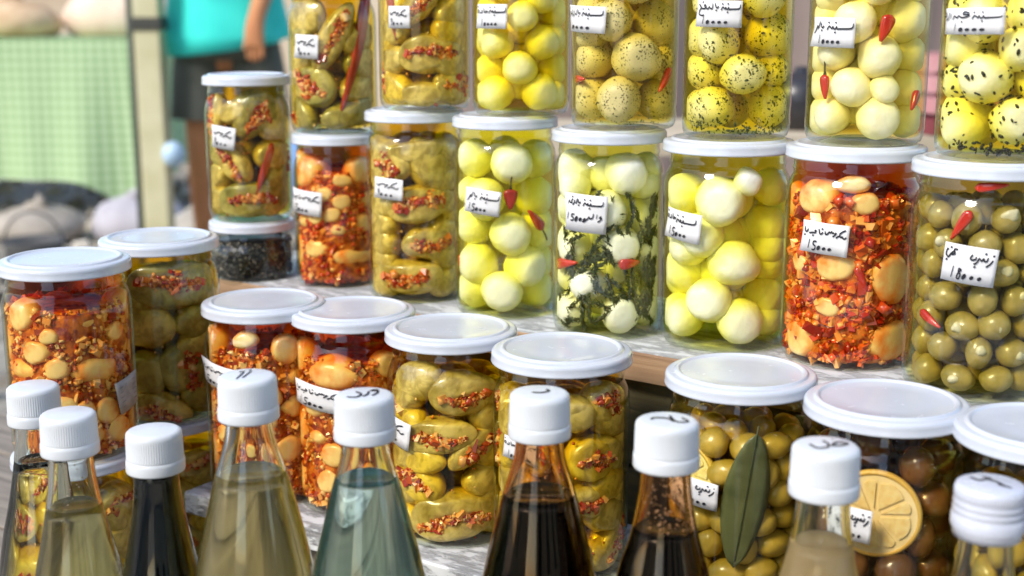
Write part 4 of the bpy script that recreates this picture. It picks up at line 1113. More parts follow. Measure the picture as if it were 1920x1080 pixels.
CAPTEXT = {
 'b4': [[(.62, .9), (.38, .2)], [(.42, .8), (.22, .1)], [(.3, .85), (.45, .9)], [(.62, 1.05), (.55, 1.0)]],
 'b5': [[(.05, .25), (.3, .2), (.42, .5), (.28, .75)], [(.46, .25), (.58, .45), (.62, .75)], [(.70, .3), (.85, .6), (.82, .9), (.68, .8), (.86, .75)]],
 'b6': [[(.3, .45), (.55, .42), (.74, .6), (.66, .75)]],
 'b7': [[(.1, .45), (.2, .62), (.5, .6), (.66, .35), (.55, .85), (.68, .4), (.85, .3), (1, .4), (.85, .7)]],
 'b8': [[(.12, .45), (.3, .18), (.52, .3), (.55, .55), (.42, .8)], [(.6, .45), (.8, .5), (.98, .7), (.8, .8), (.66, .62), (.66, .48)], [(.62, .98), (.66, 1.0)]],
 'b9': [[(.05, .75), (.25, .6), (.4, .75), (.6, .65), (.78, .4), (.66, .45), (.95, .3)], [(.3, .95), (.5, .85)]],
}
def bottle(key, label, prof, fill, liq, bubbles=False, metal=False):
    x, y, zt = CAPTOPS[key]
    t = thing('bottle', label, 'bottle', (x, y, .57), 0, 'bottles standing in front of the jars')
    Ht = zt - .57; ch = .0225
    zc = Ht - ch + .001
    P = catmull(PROF[prof], 3)
    outer = [(r, zc - d_) for d_, r in P]
    rb = outer[-1][0]
    full = [(.0104, Ht - .003), (.0104, zc + .001), (.0113, zc - .0003)] + outer[1:] + [(rb, .012), (rb * .985, .005), (rb * .93, .001), (rb * .82, 0)]
    wt = .0019
    inner = [(rb * .78, .004), (rb * .90 - wt * .3, .0055), (rb - wt * 1.3, .010)] + [(r - wt, z) for r, z in outer[::-1]] + [(.0104 - wt * .9, zc + .001), (.0104 - wt * .9, Ht - .003)]
    V, F = lathe(full[:-1] + [(rb * .82, 0), (0, .0015)], 72)
    V2, F2 = lathe([(0, .0045)] + inner, 72)
    nV = len(V)
    # join outer skin, inner skin and the mouth rim
    n = 72
    Fj = [tuple(reversed(f_)) for f_ in F] + [tuple(reversed([nV + q for q in f_])) for f_ in F2]
    last = nV + len([(0, 0)] + inner) * n - n
    for j in range(n): Fj.append((j, (j + 1) % n, last + (j + 1) % n, last + j))
    me = mesh('bottle_glass', np.concatenate([V, V2]), Fj, 'stained_glass' if (bubbles and bubbles > 20) else 'bottle_glass')
    obj('bottle_glass', me, t)
    lz = zc - fill
    ip = [(0, .0046)] + [(r + .00015, z) for r, z in inner if z < lz - .001]
    rl = np.interp(fill, [q[0] for q in P], [q[1] for q in P]) - wt + .00015
    ip += [(rl, lz + .0006), (rl * .93, lz), (0, lz)]
    V, F = lathe(ip, 72)
    obj('liquid', mesh('liquid', V, F, liq), t)
    # cap
    r = .0150
    if metal:
        pr = [(0, Ht), (r * .86, Ht), (r * .95, Ht - .0006), (r, Ht - .0025), (r, Ht - .0058), (r * .955, Ht - .0066), (r * 1.01, Ht - .0078), (r * 1.01, Ht - .0088), (r * .96, Ht - .0097), (r * 1.02, Ht - .0109), (r * 1.02, Ht - .0119), (r * .97, Ht - .0128), (r * 1.04, Ht - .0140), (r * 1.05, Ht - .0185), (r * 1.02, Ht - .0200), (r * .99, Ht - .0208), (r * .97, Ht - .0235), (r * .90, Ht - .0235), (r * .88, Ht - .004), (0, Ht - .003)]
        band = (Ht - .0060, Ht - .0022)
    else:
        pr = [(0, Ht - .0001), (r * .80, Ht), (r * .90, Ht - .0004), (r * .965, Ht - .0014), (r * .985, Ht - .0030), (r * .99, Ht - .005), (r * 1.0, Ht - .0142), (r * 1.0, Ht - .0150), (r * .985, Ht - .0154), (r * 1.015, Ht - .0158), (r * 1.03, Ht - .0175), (r * 1.035, Ht - .0215), (r * 1.02, Ht - .0224), (r * .92, Ht - .0224), (r * .88, Ht - .012), (r * .87, Ht - .002), (0, Ht - .002)]
        band = (Ht - .0145, Ht - .0045)
    # dense rows in the knurled band
    def mod(z, a):
        k = np.where((z > band[0] - 1e-5) & (z < band[1] + 1e-5), 1., 0.)
        return 1 - .022 * k * (.5 + .5 * np.cos(a * 72)) ** 1.5
    V, F = lathe(pr, 360, mod=mod)
    # inside of the cap has no knurls: same radius rule is harmless there
    cp = obj('cap', mesh('cap', V, F, 'cap_metal' if metal else 'cap_white'), t)
    if key in CAPTEXT:
        V2, F2 = [], []
        for s_ in CAPTEXT[key]:
            ribbon([((a - .5) * .019, (b - .5) * .017) for a, b in s_], .0017, V2, F2)
        V3 = [(q[0], q[1], Ht + .00025) for q in V2]
        obj('handwriting', mesh('handwriting', V3, F2, 'ink'), cp, rot=(0, 0, math.atan2(-x, y)))
    if bubbles:
        rr = np.random.default_rng(nseed())
        VV, FF = [], []
        T, FT = sphere_t(6, 8)
        for k in range(bubbles):
            a = rr.normal(-1.35, .5); dd = rr.uniform(.004, fill - .002)
            ri = np.interp(dd, [q[0] for q in P], [q[1] for q in P]) - wt - .0004
            s_ = rr.uniform(.0002, .0006)
            c = np.array([ri * math.cos(a), ri * math.sin(a), zc - dd])
            FF += [tuple(len(VV) * len(T) + q for q in f_) for f_ in FT]
            VV.append(T * s_ + c)
        obj('foam_residue', mesh('foam_residue', np.concatenate(VV), FF, 'foam'), t, kind='stuff')
    return t
pbr('foam', (.62, .48, .34), rough=.25)
bottle('b1', 'clear bottle with a white plastic cap at the bottom left corner, leftmost of the bottles', 'small', .024, 'water_pale')
bottle('b2', 'bottle of pale olive vinegar with an unmarked white cap, second from the left edge', 'small', .031, 'vinegar_pale', bubbles=14)
bottle('b3', 'small bottle of black syrup with an unmarked white cap and filled to the top', 'small', .003, 'syrup_dark')
bottle('b4', 'tall bottle of pale golden vinegar with two pen strokes on its white cap', 'tall', .030, 'vinegar_gold')
bottle('b5', 'tall bottle of clear bluish rose water with black writing on its white cap', 'tall', .0215, 'water_clear')
bottle('b6', 'tall bottle of black syrup with a single short pen mark on its cap, middle front', 'tall', .031, 'syrup_dark', bubbles=60)
bottle('b7', 'bottle of black syrup with foam in its brown neck and a curly pen mark', 'slim', .031, 'syrup_dark', bubbles=150)
bottle('b8', 'bottle of peach coloured vinegar with black writing on its white cap', 'slim', .023, 'vinegar_peach', bubbles=10)
bottle('b9', 'clear bottle with a ridged white metal screw cap at the bottom right corner', 'slim', .060, 'water_pale', metal=True)

# ---------------------------------------------------------------- wood
def wood_mat(name, c1, c2, c3=None, paint=None):
    m, t, out = new_mat(name)
    n = t.nodes; L = t.links
    b = n.new('ShaderNodeBsdfPrincipled'); b.inputs['Roughness'].default_value = .7
    tc = n.new('ShaderNodeTexCoord')
    mp = n.new('ShaderNodeMapping'); mp.inputs['Scale'].default_value = (4, 60, 60)
    L.new(tc.outputs['Object'], mp.inputs['Vector'])
    no = n.new('ShaderNodeTexNoise'); no.inputs['Scale'].default_value = 2.2; no.inputs['Detail'].default_value = 8; no.inputs['Distortion'].default_value = .6
    L.new(mp.outputs[0], no.inputs['Vector'])
    cr = n.new('ShaderNodeValToRGB'); cr.color_ramp.elements[0].position = .3; cr.color_ramp.elements[1].position = .7
    cr.color_ramp.elements[0].color = (*c1, 1); cr.color_ramp.elements[1].color = (*c2, 1)
    L.new(no.outputs['Fac'], cr.inputs['Fac'])
    prev = cr.outputs[0]; hgt = no.outputs['Fac']
    if paint:
        mp2 = n.new('ShaderNodeMapping'); mp2.inputs['Scale'].default_value = (14, 40, 40)
        L.new(tc.outputs['Object'], mp2.inputs['Vector'])
        n2 = n.new('ShaderNodeTexNoise'); n2.inputs['Scale'].default_value = 2.6; n2.inputs['Detail'].default_value = 10; n2.inputs['Roughness'].default_value = .7
        L.new(mp2.outputs[0], n2.inputs['Vector'])
        r2 = n.new('ShaderNodeValToRGB'); r2.color_ramp.elements[0].position = .46; r2.color_ramp.elements[1].position = .54
        L.new(n2.outputs['Fac'], r2.inputs['Fac'])
        mx = n.new('ShaderNodeMix'); mx.data_type = 'RGBA'
        L.new(r2.outputs[0], mx.inputs['Factor']); L.new(prev, mx.inputs['A']); mx.inputs['B'].default_value = (*paint, 1)
        prev = mx.outputs['Result']; hgt = r2.outputs[0]
    L.new(prev, b.inputs['Base Color'])
    bp = n.new('ShaderNodeBump'); bp.inputs['Strength'].default_value = .6; bp.inputs['Distance'].default_value = .0015
    L.new(hgt, bp.inputs['Height']); L.new(bp.outputs[0], b.inputs['Normal'])
    L.new(b.outputs[0], out.inputs['Surface'])
    MATS[name] = m
wood_mat('wood_white', (.24, .25, .26), (.42, .43, .44), paint=(.58, .60, .62))
wood_mat('wood_white_edge', (.16, .16, .16), (.40, .40, .40), paint=(.72, .73, .73))
wood_mat('wood_brown', (.20, .11, .055), (.42, .27, .15))
wood_mat('wood_dark', (.05, .045, .02), (.12, .10, .045))
wood_mat('wood_grey', (.16, .13, .10), (.34, .29, .23))

def board(name, P0, ang, length, depth, top_z, thick, mat_top, mat_edge, slope=0, x_ref=0, back_extra=0, cat='shelf', label='', parent=None):
    """board whose front top edge starts at P0 and runs along ang; body lies behind it"""
    u = Vector((math.cos(ang), math.sin(ang), 0)); v = Vector((-math.sin(ang), math.cos(ang), 0))
    n = 40; V = []
    rr = np.random.default_rng(nseed())
    jag = np.convolve(rr.normal(0, .0009, n + 9), np.ones(5) / 5, 'same')[4:n + 5]
    for i in range(n + 1):
        p0 = Vector((P0[0], P0[1], 0)) + u * (length * i / n)
        f_ = p0 - v * float(jag[i]); b_ = p0 + v * depth
        zt = lambda q: slope * (q.x - x_ref) + top_z
        V += [(f_.x, f_.y, zt(f_) - .0012), (f_.x + v.x * .0014, f_.y + v.y * .0014, zt(f_)), (b_.x, b_.y, zt(b_)), (b_.x, b_.y, zt(b_) - thick), (f_.x, f_.y, zt(f_) - thick)]
    F = []; mi = []
    for i in range(n):
        a = i * 5; b = a + 5
        for k, m_ in ((0, 1), (1, 0), (2, 1), (3, 0), (4, 1)):
            k2 = (k + 1) % 5
            F.append((a + k, b + k, b + k2, a + k2)); mi.append(m_)
    F.append((0, 1, 2, 3, 4)); mi.append(1); F.append(tuple(n * 5 + k for k in (4, 3, 2, 1, 0))); mi.append(1)
    c = Vector((P0[0], P0[1], 0)) + u * length / 2
    Rm = np.array(Matrix.Rotation(-ang, 3, 'Z'))
    V = (np.array(V) - np.array([c.x, c.y, 0])) @ Rm.T
    me = mesh(name, V, F, [mat_top, mat_edge], smooth=False)
    me.polygons.foreach_set('material_index', mi)
    o = obj(name, me, parent, (c.x, c.y, 0), (0, 0, ang))
    if not parent: o['label'] = label; o['category'] = cat
    return o
a1 = math.atan2(.818 - .8965, -.121 + .236)
board('front_shelf', (-.232, .8935), a1, .80, .125, .6632, .0150, 'wood_white', 'wood_white_edge', label='low shelf board with peeling white paint carrying the front row of jars')
a2 = math.atan2(-.0175, .0215)
u2 = (math.cos(a2), math.sin(a2))
board('back_shelf', (.0803 - u2[0] * .47, .8386 - u2[1] * .47), a2, 1.0, .15, .7829 - .0002, .019, 'wood_white', 'wood_brown', slope=.0185, x_ref=.266, label='upper shelf board with raw brown edge carrying the back rows of jars')

# slatted crates that carry the two boards
def crate(P0, ang, length, depth, z0, z1, label, nsl, mat, gap=.006):
    u = Vector((math.cos(ang), math.sin(ang), 0)); v = Vector((-math.sin(ang), math.cos(ang), 0))
    c = Vector((P0[0], P0[1], 0)) + u * length / 2 + v * depth / 2
    t = thing('wooden_crate', label, 'crate', (c.x, c.y, z0), ang)
    hgt = z1 - z0
    sl = (hgt - gap * (nsl - 1)) / nsl
    for side in (-1, 1):
        for k in range(nsl):
            V, F = box(0, side * (depth / 2 - .004), sl / 2 + k * (sl + gap), length, .008, sl)
            bevel(obj('slat', mesh('slat', V, F, mat, smooth=False), t), .001)
    for s1 in (-1, 1):
        for s2 in (-1, 1):
            V, F = box(s1 * (length / 2 - .010), s2 * (depth / 2 - .0175), hgt / 2, .018, .018, hgt)
            obj('corner_post', mesh('corner_post', V, F, mat, smooth=False), t)
        for k in range(nsl):
            V, F = box(s1 * (length / 2 - .0045) + s1 * .006, 0, sl / 2 + k * (sl + gap), .008, depth - .02, sl)
            obj('slat', mesh('slat', V, F, mat, smooth=False), t)
    return t
v1 = (-math.sin(a1), math.cos(a1))
crate((-.232 + math.cos(a1) * .03 + v1[0] * .014, .8935 + math.sin(a1) * .03 + v1[1] * .014), a1, .36, .10, .570, .648, 'low grey slatted crate under the left half of the front shelf', 2, 'wood_grey')
crate((-.232 + math.cos(a1) * .43 + v1[0] * .014, .8935 + math.sin(a1) * .43 + v1[1] * .014), a1, .34, .10, .570, .648, 'low grey slatted crate under the right half of the front shelf', 2, 'wood_grey')
v2 = (-math.sin(a2), math.cos(a2))
crate((.0803 - u2[0] * .28 + v2[0] * .012, .8386 - u2[1] * .28 + v2[1] * .012), a2, .72, .125, .570, .7575, 'dark olive crate of wide slats under the back shelf', 3, 'wood_dark', .003)

# table under everything
def planks_table():
    t = thing('market_table', 'rough wooden stall table the bottles and crates stand on', 'table', (.0, .85, 0), R_(-33))
    W_, Dp = 1.5, .86
    n = 7
    for k in range(n):
        V, F = box(0, -Dp / 2 + (k + .5) * Dp / n, .5575, W_, Dp / n - .004, .025)
        bevel(obj('plank', mesh('plank', V, F, 'wood_grey', smooth=False), t), .0015)
    for sx in (-1, 1):
        for sy in (-1, 1):
            V, F = box(sx * (W_ / 2 - .06), sy * (Dp / 2 - .06), .2724, .05, .05, .5448)
            obj('leg', mesh('leg', V, F, 'wood_grey', smooth=False), t)
        V, F = box(sx * (W_ / 2 - .06), 0, .50, .03, Dp - .18, .07)
        obj('rail', mesh('rail', V, F, 'wood_grey', smooth=False), t)
planks_table()

# ---------------------------------------------------------------- ground
def ground_mat():
    m, t, out = new_mat('ground')
    n = t.nodes; L = t.links
    b = n.new('ShaderNodeBsdfPrincipled'); b.inputs['Roughness'].default_value = .9
    tc = n.new('ShaderNodeTexCoord')
    n1 = n.new('ShaderNodeTexNoise'); n1.inputs['Scale'].default_value = 3.5; n1.inputs['Detail'].default_value = 8
    L.new(tc.outputs['Object'], n1.inputs['Vector'])
    cr = n.new('ShaderNodeValToRGB')
    cr.color_ramp.elements[0].position = .35; cr.color_ramp.elements[0].color = (.17, .15, .12, 1)
    cr.color_ramp.elements[1].position = .65; cr.color_ramp.elements[1].color = (.38, .35, .29, 1)
    L.new(n1.outputs['Fac'], cr.inputs['Fac'])
    L.new(cr.outputs[0], b.inputs['Base Color'])
    n2 = n.new('ShaderNodeTexNoise'); n2.inputs['Scale'].default_value = 40; n2.inputs['Detail'].default_value = 8
    L.new(tc.outputs['Object'], n2.inputs['Vector'])
    bp = n.new('ShaderNodeBump'); bp.inputs['Distance'].default_value = .02; bp.inputs['Strength'].default_value = .6
    L.new(n2.outputs['Fac'], bp.inputs['Height']); L.new(bp.outputs[0], b.inputs['Normal'])
    L.new(b.outputs[0], out.inputs['Surface'])
    MATS['ground'] = m
ground_mat()
g = 180
obj('ground', mesh('ground', [(-g, -g, 0), (g, -g, 0), (g, g, 0), (-g, g, 0)], [(0, 1, 2, 3)], 'ground', smooth=False), kind='structure')
# ---------------------------------------------------------------- things behind the jars
def flat(name, c, rough=.8, c2=None, sc=8): return pbr(name, c, c2, rough=rough, scale=sc)
island('rubble', [(0, (.22, .19, .15)), (.5, (.38, .34, .27)), (.8, (.48, .43, .34)), (1, (.56, .52, .46))], rough=.9)
rr = np.random.default_rng(77)
N = 2600
P = np.stack([rr.uniform(-6, 1, N), rr.uniform(2.0, 11, N), np.full(N, .01)], -1)
V, F = chop_cloud(P, .07, 78, .6)
V[:, 2] = np.maximum(V[:, 2], -.01)
obj('gravel', mesh('gravel', V, F, 'rubble', smooth=False), kind='stuff')

# gingham cloth
m, t_, out = new_mat('gingham')
n_ = t_.nodes; L_ = t_.links
b_ = n_.new('ShaderNodeBsdfPrincipled'); b_.inputs['Roughness'].default_value = .85
at = n_.new('ShaderNodeUVMap'); at.uv_map = 'UVMap'
sp = n_.new('ShaderNodeSeparateXYZ'); L_.new(at.outputs[0], sp.inputs[0])
fs = []
for k in (0, 1):
    mu = n_.new('ShaderNodeMath'); mu.operation = 'MULTIPLY'; mu.inputs[1].default_value = 1 / .044
    L_.new(sp.outputs[k], mu.inputs[0])
    fr = n_.new('ShaderNodeMath'); fr.operation = 'FRACT'; L_.new(mu.outputs[0], fr.inputs[0])
    lt = n_.new('ShaderNodeMath'); lt.operation = 'LESS_THAN'; lt.inputs[1].default_value = .46; L_.new(fr.outputs[0], lt.inputs[0])
    fs.append(lt)
ad = n_.new('ShaderNodeMath'); ad.operation = 'ADD'; L_.new(fs[0].outputs[0], ad.inputs[0]); L_.new(fs[1].outputs[0], ad.inputs[1])
hf = n_.new('ShaderNodeMath'); hf.operation = 'MULTIPLY'; hf.inputs[1].default_value = .5; L_.new(ad.outputs[0], hf.inputs[0])
cr = n_.new('ShaderNodeValToRGB')
cr.color_ramp.interpolation = 'CONSTANT'
e = cr.color_ramp.elements; e.new(.4)
e[0].position = 0; e[0].color = (.54, .68, .42, 1)
e[1].position = .4; e[1].color = (.38, .54, .28, 1)
e[2].position = .9; e[2].color = (.26, .42, .19, 1)
L_.new(hf.outputs[0], cr.inputs['Fac']); L_.new(cr.outputs[0], b_.inputs['Base Color'])
L_.new(b_.outputs[0], out.inputs['Surface'])
MATS['gingham'] = m

TX, TY, TZ = -3.12, 6.35, .845      # far table: centre of front edge
TW, TD = 2.7, .8
def far_table():
    t = thing('trestle_table', 'market table far behind on the left, hidden under a green checked cloth', 'table', (TX, TY + TD / 2, 0))
    V, F = box(0, 0, TZ - .02, TW - .06, TD - .04, .03)
    obj('table_top', mesh('table_top', V, F, 'wood_grey', smooth=False), t)
    for sx in (-1, 1):
        for sy in (-1, 1):
            V, F = box(sx * (TW / 2 - .15), sy * (TD / 2 - .1), (TZ - .04) / 2, .05, .05, TZ - .04)
            obj('leg', mesh('leg', V, F, 'wood_grey', smooth=False), t)
far_table()
def cloth():
    # perimeter hanging sheet plus top
    nx, nz = 120, 16
    V, UV, F = [], [], []
    x0, x1 = TX - TW / 2, TX + TW / 2
    y0, y1 = TY, TY + TD
    per = []
    for i in range(nx + 1): per.append((x0 + (x1 - x0) * i / nx, y0, 0, -1))
    for i in range(1, 25): per.append((x1, y0 + (y1 - y0) * i / 24, 1, 0))
    s = 0; ss = []
    for i, q in enumerate(per):
        if i: s += math.dist(q[:2], per[i - 1][:2])
        ss.append(s)
    for i, (x, y, nx_, ny_) in enumerate(per):
        for k in range(nz + 1):
            q = k / nz
            drop = .66 + .20 * math.exp(-((ss[i] - TW) / .16) ** 2)
            amp = .055 * q
            wv = math.sin(ss[i] * 9 + 1.2 * math.sin(ss[i] * 2.1)) + .5 * math.sin(ss[i] * 21)
            off = .02 + amp * (wv * .6 + .6)
            cr_ = math.exp(-((ss[i] - TW) / .12) ** 2)
            ox = nx_ * off + cr_ * .07 * q; oy = ny_ * off - cr_ * .05 * q
            V.append((x + ox, y + oy, TZ + .002 - drop * q)); UV.append((ss[i], drop * q))
    n1 = nz + 1
    for i in range(len(per) - 1):
        for k in range(nz): F.append((i * n1 + k, i * n1 + k + 1, (i + 1) * n1 + k + 1, (i + 1) * n1 + k))
    b0 = len(V)
    V += [(x0, y0 - .02, TZ + .004), (x1 + .02, y0 - .02, TZ + .004), (x1 + .02, y1, TZ + .004), (x0, y1, TZ + .004)]
    UV += [(0, 0), (TW, 0), (TW, -TD), (0, -TD)]
    F.append((b0, b0 + 1, b0 + 2, b0 + 3))
    me = mesh('tablecloth', V, F, 'gingham')
    uv = me.uv_layers.new(name='UVMap')
    li = np.zeros(len(me.loops), np.int32); me.loops.foreach_get('vertex_index', li)
    uv.data.foreach_set('uv', np.array(UV, np.float32)[li].ravel())
    o = obj('tablecloth', me, label='pale green checked cloth hanging over the far market table', category='tablecloth')
cloth()
pbr('bread', (.50, .32, .17), (.72, .52, .32), rough=.8, scale=9)
pbr('sack', (.66, .52, .32), (.78, .66, .46), rough=.9, scale=12)
pbr('pink_cloth', (.70, .52, .40), (.80, .64, .50), rough=.9, scale=12)
pbr('dark_stuff', (.32, .28, .23), (.42, .37, .31), rough=.8, scale=12)
def sack(x, y, z, rx, ry, rz, mat, label, name='sack', cat='sack', group=None):
    V = SP_V * wob(SP_V, 2.5, .10, nseed())[:, None]
    V = V * np.array([rx, ry, rz]); V[:, 2] = np.maximum(V[:, 2], -rz * .6) + rz * .6
    neck = V[:, 2] > rz * 1.35
    V[neck, 0] *= .6; V[neck, 1] *= .6
    o = thing(name, label, cat, (x, y, z), 0, group)
    obj('bag', mesh('bag', V, SP_F, mat), o)
    Vt, Ft = tube([(0, 0, rz * 1.42), (.01, 0, rz * 1.6), (.03, .01, rz * 1.75)], [rx * .28, rx * .12, rx * .22], 10)
    obj('tied_neck', mesh('tied_neck', Vt, Ft, mat), o)
GS = 'sacks on the far table'
zt = TZ + .006
sack(-3.05, 6.75, zt, .26, .2, .15, 'sack', 'beige sack on the left end of the checked table', group=GS)
sack(-2.45, 6.65, zt, .24, .2, .12, 'bread', 'brown sack in the middle of the checked table', group=GS)
sack(-1.95, 6.80, zt, .28, .2, .15, 'pink_cloth', 'pinkish sack left of the post on the checked table', group=GS)
sack(-1.45, 6.75, zt, .17, .2, .12, 'sack', 'small beige sack on the right end of the checked table', group=GS)
# low wall / goods behind the table
pbr('wall_sand', (.52, .40, .27), (.64, .52, .38), rough=.9, scale=3)
V, F = box(-2.5, 11.0, .9, 9, .25, 1.8)
obj('garden_wall', mesh('garden_wall', V, F, 'wall_sand', smooth=False), label='low sand coloured wall closing the view far behind the checked table', category='wall')
# rubbish / bags on the ground under the table
flat('bag_lilac', (.38, .36, .40), c2=(.50, .48, .52)); flat('bag_grey', (.40, .38, .34), c2=(.6, .57, .5)); flat('black_rubber', (.09, .09, .09)); flat('blue_cloth', (.10, .20, .42), c2=(.2, .35, .6))
GB = 'bags lying on the ground'
sack(-1.62, 5.75, .0, .22, .18, .13, 'bag_lilac', 'lilac bag on the ground under the checked cloth', 'bag', 'bag', GB)
sack(-1.30, 5.35, .0, .13, .12, .12, 'bag_grey', 'pale grey bag on the ground left of the post', 'bag', 'bag', GB)
sack(-2.05, 5.7, .0, .20, .18, .10, 'dark_stuff', 'dark bag on the ground left of the lilac bag', 'bag', 'bag', GB)
sack(-.98, 6.6, .0, .20, .18, .26, 'blue_cloth', 'blue bag on the ground behind the person', 'bag', 'bag', GB)
V, F = lathe([(.09, 0), (.10, .02), (.095, .20), (.11, .22), (.105, .225), (.085, .20), (.085, .03), (0, .02)], 32)
bk = thing('bucket', 'small black bucket on the ground at the left edge', 'bucket', (-1.62, 4.45, 0))
obj('pail', mesh('pail', V, F, 'black_rubber'), bk)
V, F = tube([(.1 * math.cos(a), 0, .21 + .11 * math.sin(a)) for a in np.linspace(0, math.pi, 12)], .004, 6)
obj('handle', mesh('handle', V, F, 'black_rubber'), bk)
# post
flat('post_paint', (.56, .52, .30), c2=(.66, .62, .40)); flat('strap', (.06, .06, .05)); flat('pole_dark', (.10, .12, .10)); flat('blue_plastic', (.45, .62, .78), rough=.3)
ps = thing('awning_post', 'pale yellow upright post with a dark strap around it', 'post', (-1.335, 5.0, 0))
V, F = box(0, 0, 1.3, .095, .095, 2.6); bevel(obj('upright', mesh('upright', V, F, 'post_paint', smooth=False), ps), .006)
V, F = box(0, 0, .935, .112, .112, .045); bevel(obj('strap', mesh('strap', V, F, 'strap', smooth=False), ps), .004)
V, F = box(0, 0, .015, .2, .2, .03); obj('foot_plate', mesh('foot_plate', V, F, 'strap', smooth=False), ps)
V, F = tube([(0, 0, 0), (0, 0, 2.6)], .018, 12)
obj('tent_pole', mesh('tent_pole', V, F, 'pole_dark'), None, (-1.415, 5.05, 0), label='thin dark pole just left of the yellow post', category='pole')
bt = thing('balloon', 'small pale blue balloon tied to the yellow post', 'balloon', (-1.255, 4.94, .41))
V = SP_V * np.array([.042, .042, .048]); V[:, 2] += .05
obj('skin', mesh('skin', V, SP_F, 'blue_plastic'), bt)
V, F = tube([(0, 0, 0), (-.04, .02, -.01), (-.075, .03, .02)], .0025, 6); obj('string', mesh('string', V, F, 'strap'), bt)

# ---------------------------------------------------------------- person
flat('skin', (.50, .20, .08), c2=(.58, .26, .11)); flat('shirt', (.03, .72, .62), c2=(.05, .80, .70)); flat('shorts', (.07, .075, .055), c2=(.11, .115, .09)); flat('hair', (.02, .015, .01)); flat('shoe', (.06, .05, .04)); flat('eye', (.02, .02, .02), .2)
def skinned(name, verts, edges, radii, mat, parent=None, root=0, sub=1, loc=(0, 0, 0)):
    me = bpy.data.meshes.new(name)
    me.from_pydata(verts, edges, [])
    me.materials.append(MATS[mat])
    o = obj(name, me, parent, loc)
    sk = o.modifiers.new('skin', 'SKIN'); sk.use_smooth_shade = True
    for i, r in enumerate(radii):
        d_ = me.skin_vertices[0].data[i]
        d_.radius = (r, r) if not isinstance(r, tuple) else r
        d_.use_root = (i == root)
    ss = o.modifiers.new('sub', 'SUBSURF'); ss.levels = sub; ss.render_levels = sub
    return o
def person():
    t = thing('person', 'person standing behind the jars in a turquoise shirt and dark knee length shorts', 'person', (-1.08, 5.15, 0), 0)
    v = [(0, 0, .90), (0, 0, 1.08), (0, .01, 1.28), (0, .015, 1.42), (0, .01, 1.50), (0, -.01, 1.60), (0, -.015, 1.68)]
    r = [(.165, .12), (.15, .11), (.165, .115), (.10, .085), .052, (.075, .09), (.065, .08)]
    e = [(i, i + 1) for i in range(6)]
    def chain(start, pts, rad):
        b = start
        for p_, q in zip(pts, rad):
            v.append(p_); r.append(q); e.append((b, len(v) - 1)); b = len(v) - 1
        return b
    # legs
    chain(0, [(-.10, 0, .80), (-.115, -.02, .50), (-.12, .0, .44), (-.13, .02, .30), (-.13, .03, .09), (-.13, -.10, .045)], [.085, .062, .058, .052, .036, .036])
    chain(0, [(.10, 0, .80), (.12, .02, .50), (.12, .03, .44), (.12, .05, .30), (.12, .06, .09), (.13, -.07, .045)], [.085, .062, .058, .052, .036, .036])
    hands = []
    hands.append((chain(3, [(-.17, .02, 1.40), (-.20, .0, 1.14), (-.12, -.20, 1.20), (-.10, -.23, 1.24)], [.052, .040, .028, .032]), (-.10, -.23, 1.24), -1))
    hands.append((chain(3, [(.17, .02, 1.40), (.185, -.06, 1.14), (.150, -.22, .95), (.150, -.235, .885)], [.052, .044, .032, .044]), (.150, -.235, .885), 1))
    for hb, hp, sg in hands:
        for k in range(4):
            dx = (k - 1.5) * .017
            L = (.045, .052, .050, .040)[k]
            chain(hb, [(hp[0] + dx, hp[1] - .01, hp[2] - .035), (hp[0] + dx, hp[1] - .012, hp[2] - .035 - L * .6), (hp[0] + dx * .9, hp[1] - .004, hp[2] - .035 - L)], [.0085, .008, .007])
        chain(hb, [(hp[0] - sg * .03, hp[1] - .012, hp[2] - .01), (hp[0] - sg * .038, hp[1] - .02, hp[2] - .045)], [.010, .008])
    skinned('body', v, e, r, 'skin', t)
    # head details
    V = SP_V * np.array([.088, .105, .10]); V = V[:, [0, 1, 2]]
    V[:, 2] = np.where(V[:, 1] < -.02, np.maximum(V[:, 2], .02), V[:, 2])
    obj('hair', mesh('hair', V * 1.02, SP_F, 'hair'), t, (0, .0, 1.66))
    for sx in (-1, 1):
        obj('eye', mesh('eye', SPS_V * .011, SPS_F, 'eye'), t, (sx * .03, -.098, 1.63))
        obj('ear', mesh('ear', SPS_V * np.array([.008, .018, .028]), SPS_F, 'skin'), t, (sx * .082, -.01, 1.61))
    obj('nose', mesh('nose', SPS_V * np.array([.011, .018, .020]), SPS_F, 'skin'), t, (0, -.108, 1.60))
    obj('mouth', mesh('mouth', SPS_V * np.array([.022, .006, .006]), SPS_F, 'chili_dark'), t, (0, -.095, 1.565))
    # shirt: loose, with sleeves and an uneven hem
    n = 48; rows = [(.85, .235, .17), (.89, .235, .17), (.95, .225, .165), (1.05, .21, .155), (1.2, .205, .15), (1.33, .215, .145), (1.42, .17, .12), (1.465, .10, .08), (1.49, .07, .066)]
    V = []
    for k, (z, a, b) in enumerate(rows):
        for j in range(n):
            q = j * 2 * math.pi / n
            f_ = 1 + (.045 if k < 4 else .02) * math.sin(q * 7 + k) * (1 - k / 10)
            zz = z + (.03 * math.cos(q) if k == 0 else 0) - (.02 * max(0, -math.sin(q)) if k == 0 else 0)
            V.append((a * f_ * math.cos(q), b * f_ * math.sin(q), zz))
    F = [(k * n + j, k * n + (j + 1) % n, (k + 1) * n + (j + 1) % n, (k + 1) * n + j) for k in range(len(rows) - 1) for j in range(n)]
    sh = obj('shirt', mesh('shirt', V, F, 'shirt'), t)
    sh.modifiers.new('thick', 'SOLIDIFY').thickness = .004
